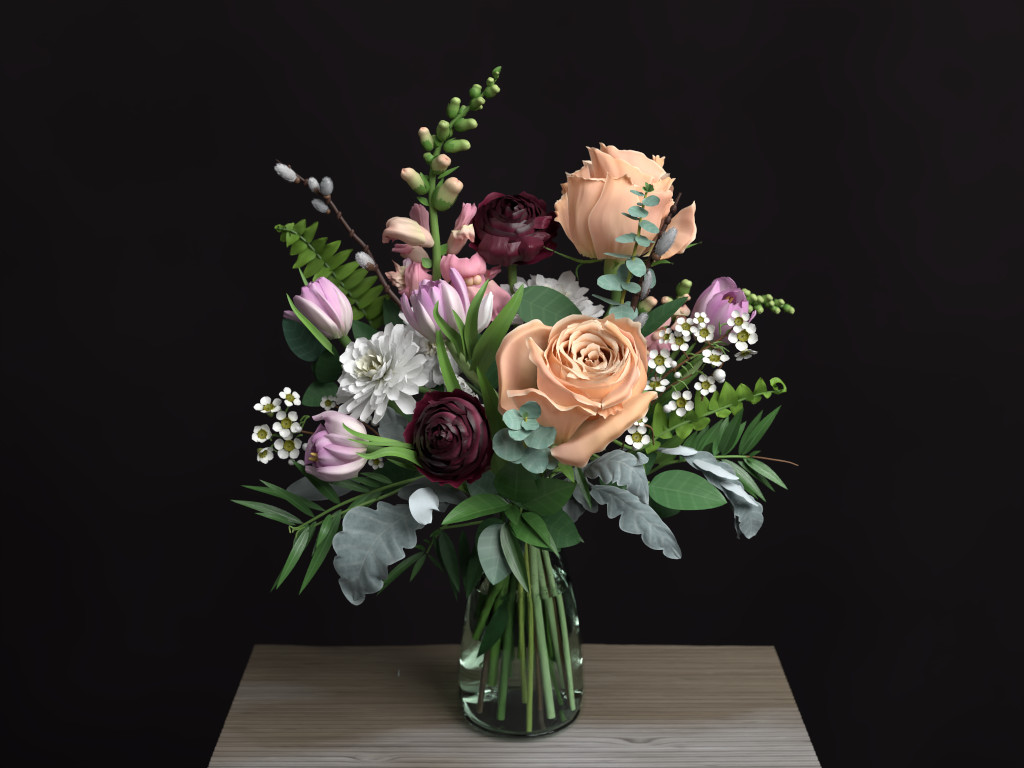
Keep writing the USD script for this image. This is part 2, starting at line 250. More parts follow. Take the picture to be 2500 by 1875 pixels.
def single(name, mesh, mat, label=None, cat=None, kind=None, smooth=True):
    v, f, uv = mesh
    m = usdkit.mesh(stage, numbered('/World', name), (v, f), LOOK[mat], smooth=smooth, uv=uv)
    tag(m.GetPrim(), label, cat, kind=kind)

# ------------------------------------------------------------------ shapes
def curve(pts, n):
    """n points on a smooth curve through pts."""
    p = np.asarray(pts, float)
    if len(p) == 2:
        return p[0] + (p[1] - p[0]) * np.linspace(0, 1, n)[:, None]
    k = np.linalg.norm(np.diff(p, axis=0), axis=1) ** .5
    t = np.concatenate([[0], np.cumsum(np.maximum(k, 1e-9))])
    m = np.gradient(p, t, axis=0)
    x = np.linspace(0, t[-1], n)
    i = np.clip(np.searchsorted(t, x, 'right') - 1, 0, len(t) - 2)
    h = (t[i + 1] - t[i])[:, None]; s = ((x - t[i]) / h[:, 0])[:, None]
    return (2 * s**3 - 3 * s**2 + 1) * p[i] + (s**3 - 2 * s**2 + s) * h * m[i] + (-2 * s**3 + 3 * s**2) * p[i + 1] + (s**3 - s**2) * h * m[i + 1]

def sheet(G):
    nv, nu = G.shape[:2]
    a = (np.arange(nv - 1)[:, None] * nu + np.arange(nu - 1)).ravel()
    f = np.vstack([np.stack([a, a + 1, a + nu + 1], 1), np.stack([a, a + nu + 1, a + nu], 1)])
    u, v = np.meshgrid(np.linspace(0, 1, nu), np.linspace(0, 1, nv))
    return G.reshape(-1, 3), f, np.stack([u.ravel(), v.ravel()], 1)

def join(*ms):
    vs, fs, us, n = [], [], [], 0
    for v, f, u in ms:
        vs.append(v); fs.append(np.asarray(f) + n); us.append(u); n += len(v)
    return np.vstack(vs), np.vstack(fs), np.vstack(us)

def tube(pts, r, n=20, k=8, cap=True):
    """A round stem along pts; r: one radius or several spread along it."""
    C = curve(pts, n)
    R = np.interp(np.linspace(0, 1, n), np.linspace(0, 1, len(np.atleast_1d(r))), np.atleast_1d(r))
    T = nrm(np.gradient(C, axis=0))
    A = np.zeros_like(T)
    a = np.cross(T[0], [.3, .9, .1]); a /= np.linalg.norm(a)
    for i in range(n):
        a = a - T[i] * (a @ T[i]); a /= np.linalg.norm(a); A[i] = a
    B = np.cross(T, A)
    ph = np.linspace(0, 2 * np.pi, k + 1)
    G = C[:, None] + R[:, None, None] * (A[:, None] * np.cos(ph)[None, :, None] + B[:, None] * np.sin(ph)[None, :, None])
    if cap:
        G = np.concatenate([np.repeat(C[:1, None], k + 1, 1), G[:1], G, G[-1:], np.repeat(C[-1:, None], k + 1, 1)])
    return sheet(G)

def lathe(prof, fr, n=16, k=14, sq=1.0):
    """A body of revolution: prof of (r, z); fr takes local points to the place."""
    c = curve(np.asarray(prof, float), n)
    ph = np.linspace(0, 2 * np.pi, k + 1)
    G = np.stack([c[:, :1] * np.cos(ph), c[:, :1] * np.sin(ph) * sq, np.repeat(c[:, 1:2], k + 1, 1)], -1)
    return sheet(fr(G[:, ::1]))

def frame(C, axis, up=None):
    """Local (x, y, z) -> place: z along axis; x to the right of the picture; -y on the side that faces the viewer."""
    z = nrm(axis)
    if up is None:
        x = RT - z * (RT @ z)
        if np.linalg.norm(x) < .25:
            x = -UP * np.sign(z @ RT) if abs(z @ RT) > .5 else UP
            x = x - z * (x @ z)
        x = nrm(x); y = np.cross(z, x)
    else:
        y = nrm(np.asarray(up) - z * (np.asarray(up) @ z)); x = np.cross(y, z)
    M = np.stack([x, y, z]); C = np.asarray(C, float)
    f = lambda a: np.asarray(a, float) @ M + C
    f.M, f.C = M, C
    return f

def ovate(p=.8, q=.85):
    return lambda v: np.sin(np.pi * np.clip(v, 0, 1) ** p) ** q

def lance(v):
    return np.clip(np.sin(np.pi * np.clip(v, 0, 1) ** .75), 0, 1) ** .9

def strap(v):
    v = np.clip(v, 0, 1)
    return np.minimum(1, (.45 + 1.2 * v)) * np.sqrt(np.clip(1 - np.clip((v - .72) / .28, 0, 1) ** 2.2, 0, 1)) * .98 + .02

def roundish(v):
    v = np.clip(v, 0, 1)
    return np.sqrt(np.clip(1 - (2 * v - 1) ** 2, 0, 1)) * (.93 + .14 * (1 - v))

def blade(v):
    v = np.clip(v, 0, 1)
    return np.minimum(1, .55 + 1.5 * v) * np.clip(1 - v, 0, 1) ** .62 * 1.12

def leaf(pts, w, n=None, shape=None, nv=14, nu=7, cup=0., fold=0., wav=0., twist=0., curl=0., seed=0, edge=None, wf=2.5, vein=None):
    """A leaf along the midrib pts: w full width; n the way its face looks; fold and cup lift its sides; wav ripples them; edge(v, side) cuts its outline."""
    n = V(0, .35, 1) if n is None else n
    shape = shape or ovate()
    C = curve(pts, nv)
    T = nrm(np.gradient(C, axis=0))
    N = np.broadcast_to(np.asarray(n, float), T.shape)
    S = nrm(np.cross(T, N)); N = np.cross(S, T)
    v = np.linspace(0, 1, nv)
    if twist:
        a = (v * twist)[:, None]
        S, N = S * np.cos(a) + N * np.sin(a), N * np.cos(a) - S * np.sin(a)
    u = np.linspace(-1, 1, nu)
    hw = (w / 2 * shape(v))[:, None] * np.ones(nu)
    if edge:
        hw = hw * np.where(u[None] < 0, edge(v, -1)[:, None], edge(v, 1)[:, None])
    U = np.broadcast_to(u, (nv, nu)); au = np.abs(U)
    ang = curl * au                                            # sides roll up around the midrib
    lat = np.where(curl == 0, U, np.sign(U) * np.sin(ang) / max(abs(curl), 1e-6)) * hw
    lift = (cup * U**2 + fold * au) * hw + (0 if curl == 0 else (1 - np.cos(ang)) / curl * hw)
    if wav:
        q = np.stack([v[:, None] * wf * 2 + seed * 3.7 + 0 * U, np.sign(U) * 5 + seed + 0 * U, U * .7], -1)
        lift = lift + wav * (meshkit.noise(q, seed) - .5) * 2 * au**1.3 * w / 2
    if vein:
        lift = lift + vein[1] * w * (np.abs(np.sin(np.pi * (vein[0] * v[:, None] - vein[2] * au))) ** .7 - .5) * np.minimum(1, au * 4) * np.sin(np.pi * np.clip(v, 0, 1))[:, None] ** .4
    return sheet(C[:, None] + S[:, None] * lat[..., None] + N[:, None] * lift[..., None])

def profile(ctrl):
    c = curve(np.asarray(ctrl, float), 60)
    s = np.concatenate([[0], np.cumsum(np.linalg.norm(np.diff(c, axis=0), axis=1))]); s /= s[-1]
    return lambda v: (np.interp(v, s, c[:, 0]), np.interp(v, s, c[:, 1]))

def petal(fr, phi, ctrl, w, wbase=.3, k=.22, tuck=0., frill=0., skew=0., nv=14, nu=13, seed=0, shape=None, sc=1., notch=0., lean=0., rip=0., kp=4.0):
    """A petal of a cup-shaped flower: ctrl (r, z) from its foot to its rim, at azimuth phi (degrees, -90 faces the viewer)."""
    pf = profile(ctrl)
    u = np.linspace(-1, 1, nu)[None]; t = np.linspace(0, 1, nv)[:, None]
    q = np.stack([u * 2.3 + seed * 1.7 + 0 * t, 0 * t * u + seed, t * 1.5 + 0 * u], -1)
    nz = meshkit.noise(q, seed) - .5
    if shape:
        vv = t + 0 * u; half = w * shape(t) + 0 * u
    else:
        vmax = (1 - k * np.abs(u) ** kp + skew * u + .10 * (meshkit.noise(np.stack([u[0] * 3 + seed, u[0] * 0, u[0] * 0 + seed], -1), seed + 5) - .5)[None]) / (1 + abs(skew))
        vmax = vmax - notch * np.exp(-(u / .25) ** 2)
        vv = t * np.clip(vmax, .2, 1.0)
        x = np.clip(vv / .55, 0, 1); half = w * (wbase + (1 - wbase) * x * x * (3 - 2 * x))
    r, z = pf(vv)
    r = r + tuck * u**2 * vv * 1.0
    nz2 = meshkit.noise(np.stack([u * 6 + seed * 2.1 + 0 * t, 0 * t * u, 0 * t * u + seed * 3], -1), seed + 9) - .5
    r = r + frill * (vv**5 * nz * 2 + .8 * vv**9 * nz2 * 2) + rip * nz * 2 * vv
    z = z + frill * .8 * vv**5 * nz2
    a = math.radians(phi) + u * half / np.maximum(np.abs(r), .4 * w) + lean * vv
    return sheet(fr(np.stack([r * np.cos(a), r * np.sin(a), z], -1) * sc))

def patch(c, rows, nv=22, nu=25, frill=0., seed=0, side=0., rough=0., fine=1.):
    """A petal modelled by hand: rows of points (x, y, d) on the detail c, from its foot to its rim; frill ruffles the rim, rough the whole."""
    R_ = [curve([P(c, *p) for p in r], nu) for r in rows]
    G = np.stack([curve(np.stack([r[j] for r in R_]), nv) for j in range(nu)], 1)
    du = np.gradient(G, axis=1); dv = np.gradient(G, axis=0)
    N = nrm(np.cross(du, dv)); N = N * np.sign((N @ TO).mean() + 1e-9)
    S = np.linalg.norm(G[-1, 0] - G[-1, -1]) + 1e-6
    v = np.linspace(0, 1, nv)[:, None]; u = np.linspace(0, 1, nu)[None]
    f = lambda k, s: meshkit.noise(np.stack([u * k + s + 0 * v, v * 1.5 + 0 * u, 0 * u * v + s * 1.3], -1), seed + 3) - .5
    amp = frill * (f(5, seed) * v**4 + .7 * fine * f(13, seed + 7) * v**9) * 2
    amp = amp + rough * .9 * (meshkit.noise(np.stack([u * 10 + seed + 0 * v, v * 4.5 + 0 * u, 0 * u * v], -1), seed + 11) - .5)
    amp = amp + rough * 2 * (meshkit.noise(np.stack([u * 3.2 + seed + 0 * v, v * 2.2 + 0 * u, 0 * u * v], -1), seed + 8) - .5)
    dvn = nrm(dv)
    G = G + N * amp[..., None] + dvn * (frill * .9 * (f(9, seed + 2) + .6 * fine * f(21, seed + 4)) * v**8)[..., None]
    return sheet(G)

def ellipsoid(C, axis, rl, rw, n=10, k=12, bend=0.):
    fr = frame(C, axis)
    s = np.linspace(0, np.pi, n)
    pr = np.stack([np.sin(s) * rw, -np.cos(s) * rl], 1)
    ph = np.linspace(0, 2 * np.pi, k + 1)
    G = np.stack([pr[:, :1] * np.cos(ph) + bend * (pr[:, 1:2] / rl) ** 2, pr[:, :1] * np.sin(ph), np.repeat(pr[:, 1:2], k + 1, 1)], -1)
    return sheet(fr(G))

# stems all run through the neck of the vase: (x, y) there, then their cut end in the water
def vase_path(neck, end):
    n = np.array([neck[0], neck[1], .150])
    e = np.array(end, float)
    w = math.sin(1e4 * (end[0] + 2 * end[1] + neck[0])) * .0022
    return [n, n * .5 + e * .5 + np.array([w, w * .5, 0]), e]

#ENDLIB
# ------------------------------------------------------------------ the setting: dark cloth behind, weathered board below
def backdrop():
    nx, nz = 160, 60
    x = np.linspace(-1.9, 1.9, nx)[None]; z = np.linspace(-1.1, 1.5, nz)[:, None]
    ph = meshkit.noise(np.stack([x * 1.1 + 0 * z, z * .25 + 0 * x, 0 * x * z], -1), 3) * 5
    y = .72 + .014 * np.sin(x * 9 + ph) + .007 * np.sin(x * 23 + 2 * ph + z * .4) + .015 * (meshkit.noise(np.stack([x * 6 + 0 * z, z * .8 + 0 * x, 0 * x * z], -1), 8) - .5)
    G = np.stack([x + 0 * z, y, z + 0 * x], -1)
    return sheet(G)
single('backdrop', backdrop(), 'cloth', kind='structure')

def board():
    """One plank with raised grain: ridges run across, from soft wood worn away between the hard rings."""
    nx, ny = 130, 1100
    yb, yf = .101, -.30
    x = np.linspace(0, 1, nx); y = np.linspace(yf, yb, ny)
    X = -.1935 + .378 * x[None] + 0 * y[:, None]
    Y = y[:, None] + 0 * X
    q = np.stack([X * 2.2, Y * 9, 0 * X], -1)
    warp = (meshkit.fbm(q, 3, 4) - .5)
    knot = np.exp(-(((X + .092) / .010) ** 2 + ((Y + .055) / .0045) ** 2)) + .8 * np.exp(-(((X - .075) / .014) ** 2 + ((Y + .035) / .005) ** 2))
    pitch = np.interp(Y, [-.30, -.10, -.02, .05, .101], [.0068, .0062, .0056, .0048, .0060])
    cum = np.cumsum(np.gradient(y)[:, None] / pitch, 0)
    c = cum + warp * 2.4 + knot * 1.2
    s = c - np.floor(c)
    groove = np.exp(-((s - .5) / .15) ** 2) + .25 * np.exp(-((s - .9) / .2) ** 2)
    strength = .25 + 1.05 * meshkit.noise(np.stack([X * 9, np.floor(c) * 1.7, 0 * X], -1), 6)
    strength = strength * np.where(Y > .075, .35, 1)
    chip = meshkit.noise(np.stack([X * 60, c * 2.0, 0 * X], -1), 12)
    h = -.0015 * groove * strength + .0009 * (warp) + .0004 * (meshkit.fbm(np.stack([X * 160, Y * 260, 0 * X], -1), 3, 9) - .5) - .0008 * np.clip(chip - .8, 0, 1) * 4 - .0014 * knot
    Y = Y + np.where(Y > .0985, .0022 * (meshkit.noise(np.stack([X * 22, 0 * X, 0 * X], -1), 21) - .5) * 2, 0)
    X = X + np.where(np.abs(x - .5)[None] > .497, .0002 * (meshkit.noise(np.stack([0 * X, c * .9, 0 * X + 5], -1), 22) - .5), 0)
    top = np.stack([X, Y, h], -1)
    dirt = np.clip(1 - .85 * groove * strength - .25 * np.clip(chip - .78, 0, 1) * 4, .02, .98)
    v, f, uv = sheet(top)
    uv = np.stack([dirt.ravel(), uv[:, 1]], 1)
    ed = []
    for edge in (top[0], top[-1][::-1], top[::-1, 0], top[:, -1]):
        lo = edge.copy(); lo[:, 2] = -.034
        e = sheet(np.stack([lo, edge]))
        ed.append((e[0], e[1], np.full((len(e[0]), 2), .7)))
    bot = top[[0, -1]][:, [-1, 0]].copy(); bot[..., 2] = -.034
    b = sheet(bot)
    return (v, f, uv), join(*ed, (b[0], b[1], np.full((4, 2), .7)))
bd = Thing('wooden_board', 'weathered grey-brown wooden board with ridged grain under the glass vase', 'board', (0, 0, -.034))
btop, bside = board()
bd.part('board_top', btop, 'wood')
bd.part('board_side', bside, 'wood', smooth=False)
c = P('D7', 812, 515, 0); c[2] = .001
fy = .052
bd.part('splinter', tube([[-.085, fy, .0005], [-.0848, fy, .003], [-.0845, fy - .0005, .0052]], [.0004, .0002], 6, 5), 'felt_pale')

# ------------------------------------------------------------------ glass vase with water
OUT = [(.0, .0), (.036, .0), (.0405, .0028), (.0423, .009), (.0422, .022), (.0408, .045), (.0378, .070), (.0330, .095), (.0275, .117), (.0225, .136), (.0208, .147), (.0212, .156), (.0226, .162)]
o = curve([(r, 0, z) for r, z in OUT], 400)[:, [0, 2]]
q_ = np.hanning(41); q_ /= q_.sum()
os_ = np.stack([np.convolve(np.pad(o[:, k], 20, mode='edge'), q_, 'valid') for k in (0, 1)], 1)
o = np.vstack([o[:1], os_[(np.arange(400) > 60) & (np.arange(400) < 395)][::4], o[-1:]])
o[1:6, 1] = np.maximum(o[1:6, 1], .0)
i_ = o[1:].copy(); i_[:, 0] -= .0013
inner = np.vstack([[(0, .0042), (.020, .0042), (.033, .0046), (.0378, .0066), (.0400, .0100)], i_[i_[:, 1] > .0145]])
rim = np.array([(o[-1, 0] - .0002, .1632), (o[-1, 0] - .0010, .1638), (o[-1, 0] - .0017, .1632)])
pr = np.vstack([o, rim, inner[::-1]])
ph = np.linspace(0, 2 * np.pi, 73)
G = np.stack([pr[:, :1] * np.cos(ph), pr[:, :1] * np.sin(ph), np.repeat(pr[:, 1:2], 73, 1)], -1)
vz = Thing('glass_vase', 'clear bottle-shaped glass vase standing on the wooden board', 'vase', (0, 0, 0))
gv, gf, gu = sheet(G)
gv = gv + np.array([0, 0, .0012])
vz.part('vase_body', (gv, gf, gu), 'thin_glass')
pk = curve([(0, 0, .0012), (.030, 0, .0010), (.0365, 0, .0016), (.0392, 0, .0040), (.0385, 0, .0052), (.034, 0, .0034), (.020, 0, .0030), (0, 0, .0030)], 40)[:, [0, 2]]
pk[:, 0] = np.maximum(pk[:, 0], 0)
Gp = np.stack([pk[:, :1] * np.cos(ph), pk[:, :1] * np.sin(ph), np.repeat(pk[:, 1:2], 73, 1)], -1)
pv, pf_, pu = sheet(Gp)
vz.part('vase_base', (pv + np.array([0, 0, .0012]), pf_, pu), 'glass')
WL = .094
wi = inner[(inner[:, 1] < WL)]
wr = np.maximum(wi[:, 0] - .0002, 0); wr[0] = 0
wp = np.column_stack([wr, wi[:, 1] + .0003])
lastr = np.interp(WL, inner[:, 1], inner[:, 0])
wp = np.vstack([wp, [(lastr - .0002, WL), (lastr - .0015, WL - .0008), (lastr * .6, WL - .0012), (0, WL - .0012)]])
G = np.stack([wp[:, :1] * np.cos(ph), wp[:, :1] * np.sin(ph), np.repeat(wp[:, 1:2], 73, 1)], -1)
wv, wf_, wu = sheet(G)
single('vase_water', (wv + np.array([0, 0, .0012]), wf_, wu), 'water', 'clear water filling the glass vase around the cut stems', 'water')
# beads of condensation inside the glass above the water
beads = []
for k in range(240):
    z = WL + .002 + .032 * rnd.random() ** 1.5
    a = math.radians(-90 + rnd.gauss(12, 30))
    r = np.interp(z, inner[:, 1], inner[:, 0]) - .0001
    beads.append(ellipsoid([r * math.cos(a), r * math.sin(a), z + .0012], TO, .00022 + .0003 * rnd.random() ** 2, .0003 + .0003 * rnd.random() ** 2, 4, 5))
vz.part('condensation_beads', join(*beads), 'water', kind='stuff')

# ------------------------------------------------------------------ flower builders
def stem(t, path, r, mat='stem_green', name='stem', n=40, k=9):
    return t.part(name, tube(path, r, n, k), mat)

def sepal(t, pts, w, mat='calyx_green', parent=None, n=None, **kw):
    return t.part('sepal', leaf(pts, w, V(.1, .3, 1) if n is None else n, lance, 10, 5, fold=.35, **kw), mat, parent)

def front_rose():
    C0 = P('D3', 1172, 640, 9.2)
    A = V(-.04, .60, .80)
    C = C0 - A * .024
    end = [.0245, .0, .022]
    t = Thing('rose', 'wide open peach rose facing the viewer beside the burgundy flower', 'rose', end, None)
    fr = frame(C, A)
    stem(t, [C, C - A * .02 + np.array([0, .01, -.01]), [.012, -.03, .20]] + vase_path((.006, -.006), end), [.003, .0026, .0024, .0024, .0025], 'stem_pale')
    rings = [(.0020, .0335, 2, .5), (.0058, .0350, 3, .3), (.0100, .0374, 3, .75), (.0142, .0394, 4, .1), (.0172, .0404, 3, .5), (.0198, .0410, 4, .2)]
    for j, (rr, zz, m, o0) in enumerate(rings):
        for i in range(m):
            ph_ = 360 / m * (i + o0) + rnd.uniform(-9, 9)
            b = rr + .006 + .0035 * (j / 6)
            c = [(.003, .002), (b * .75, .008), (b, .020), (rr + .0015, zz - .006), (rr, zz - .0012), (rr + .0008, zz + .0004), (rr + .0022 + .0004 * j, zz - .0002)]
            t.part('petal', petal(fr, ph_, c, (rr + .004) * (1.75 if j else 2.2), wbase=.5, k=.16, tuck=.0, frill=.0024, nv=24, nu=23, seed=10 * j + i, rip=.0036 if j > 1 else .0015, lean=rnd.uniform(-.25, .25), skew=rnd.uniform(-.10, .10)), 'peach_inner')
    guards = [
        (82, [(.006, 0), (.022, .006), (.0268, .02), (.0252, .034), (.0240, .0402), (.0250, .0412)], .046, dict(k=.2, frill=.003)),
        (196, [(.006, 0), (.022, .006), (.0265, .02), (.0252, .032), (.0248, .0380), (.0262, .0405)], .036, dict(k=.3, frill=.003)),
        (-88, [(.006, 0), (.022, .006), (.0268, .021), (.0256, .032), (.0244, .0385), (.0250, .0402)], .046, dict(k=.12, frill=.002)),
        (40, [(.006, 0), (.024, .005), (.0290, .020), (.0298, .033), (.0305, .0368), (.032, .0372)], .026, dict(k=.35, frill=.004)),
    ]
    hand = [
        [[(830, 450, 7.6), (760, 480, 7.6), (700, 560, 7.8), (660, 680, 8.0), (640, 800, 8.3), (640, 900, 8.8), (680, 960, 9.4)], [(800, 330, 8.2), (700, 350, 8.4), (580, 430, 8.8), (480, 600, 9.0), (450, 800, 9.3), (450, 950, 9.8), (500, 1020, 10.4)],
         [(790, 250, 8.7), (650, 240, 9.1), (460, 330, 9.9), (300, 510, 10.4), (300, 790, 10.8), (290, 1000, 10.9), (380, 1050, 11)], [(800, 230, 8.4), (650, 180, 8.6), (430, 270, 9.2), (250, 480, 9.6), (258, 790, 10.0), (250, 1010, 10.4), (330, 1088, 10.6)]],
        [[(1250, 350, 8.2), (1350, 470, 8.3), (1400, 580, 8.6), (1390, 690, 9.4), (1340, 800, 10.4), (1270, 900, 11.2)], [(1280, 260, 9), (1430, 400, 9.3), (1500, 560, 9.8), (1480, 700, 10.8), (1390, 840, 11.9), (1270, 960, 12.5)],
         [(1290, 200, 9.5), (1460, 355, 9.9), (1575, 545, 10.7), (1560, 715, 11.8), (1465, 875, 12.7), (1262, 990, 13.2)], [(1290, 185, 9.3), (1485, 345, 9.7), (1608, 540, 10.4), (1592, 720, 11.4), (1485, 890, 12.4), (1252, 1012, 13.1)]],
        [[(860, 560, 8.6), (870, 700, 8.6), (920, 850, 9), (980, 960, 9.5), (1060, 1040, 10), (1150, 1060, 10.5)], [(690, 460, 9.6), (650, 620, 10.4), (650, 820, 11.0), (800, 960, 11.8), (1000, 1060, 12.2), (1180, 1080, 12.2)],
         [(578, 330, 10.4), (640, 495, 11.4), (755, 690, 12.5), (920, 825, 13.0), (1110, 930, 13.2), (1250, 995, 13.1)], [(538, 335, 10.2), (598, 520, 11.3), (722, 722, 12.4), (898, 855, 13.0), (1095, 958, 13.2), (1245, 1015, 13.0)]],
        [[(1230, 1100, 11.2), (1330, 1040, 11.2), (1430, 980, 10.8)], [(1250, 1050, 12.0), (1340, 1015, 12.0), (1445, 950, 11.5)], [(1215, 1066, 12.8), (1375, 1082, 12.8), (1485, 915, 12.0)]],
        [[(700, 1330, 10.6), (780, 1370, 10.8), (860, 1390, 11), (900, 1370, 11.2), (940, 1330, 11.4)], [(500, 1090, 11.4), (680, 1100, 12.4), (850, 1130, 12.7), (990, 1140, 13.0), (1090, 1150, 12.8)],
         [(400, 950, 11.6), (600, 930, 12.4), (830, 1020, 12.9), (1010, 1050, 13.3), (1180, 1070, 13.1)], [(355, 866, 11.7), (640, 838, 12.5), (850, 975, 13.1), (1040, 1005, 13.5), (1222, 1035, 13.4)], [(380, 940, 12.3), (655, 878, 13.0), (855, 1000, 13.4), (1040, 1030, 13.8), (1215, 1062, 13.6)]],
        [[(820, 1300, 9.6), (900, 1290, 9.8), (1000, 1180, 10.0), (1150, 1080, 10.0), (1300, 1000, 9.8), (1420, 950, 9.4)], [(850, 1390, 10.8), (1000, 1290, 11.2), (1180, 1160, 11.4), (1380, 1040, 11.2), (1500, 940, 10.8), (1600, 885, 10.4)],
         [(770, 1420, 12), (940, 1370, 12.5), (1280, 1205, 12.7), (1530, 1060, 12.3), (1620, 970, 11.8), (1740, 850, 11.2)], [(780, 1470, 12.4), (1000, 1500, 12.7), (1300, 1300, 12.9), (1540, 1130, 12.6), (1640, 1010, 11.9), (1790, 860, 11.3)], [(800, 1500, 12.0), (1030, 1550, 12.2), (1310, 1370, 12.4), (1545, 1185, 12.2), (1650, 1040, 11.6), (1795, 900, 11.1)]],
    ]
    for q, rows in enumerate(hand):
        t.part('petal', patch('D3', rows, 34, 51, .0030, q * 3 + 1, rough=.0011), 'peach_petal')
    for q, (a, c, w, kw) in enumerate(guards):
        t.part('petal', petal(fr, a, c, w, nv=26, nu=27, seed=100 + q, wbase=.35, **kw), 'peach_petal')
    for a in (-150, -80, 10, 90, 160):
        x = lambda r, z: fr([r * math.cos(math.radians(a)), r * math.sin(math.radians(a)), z])
        sepal(t, [x(.004, 0), x(.018, -.002), x(.034, -.006)], .008, n=-A)

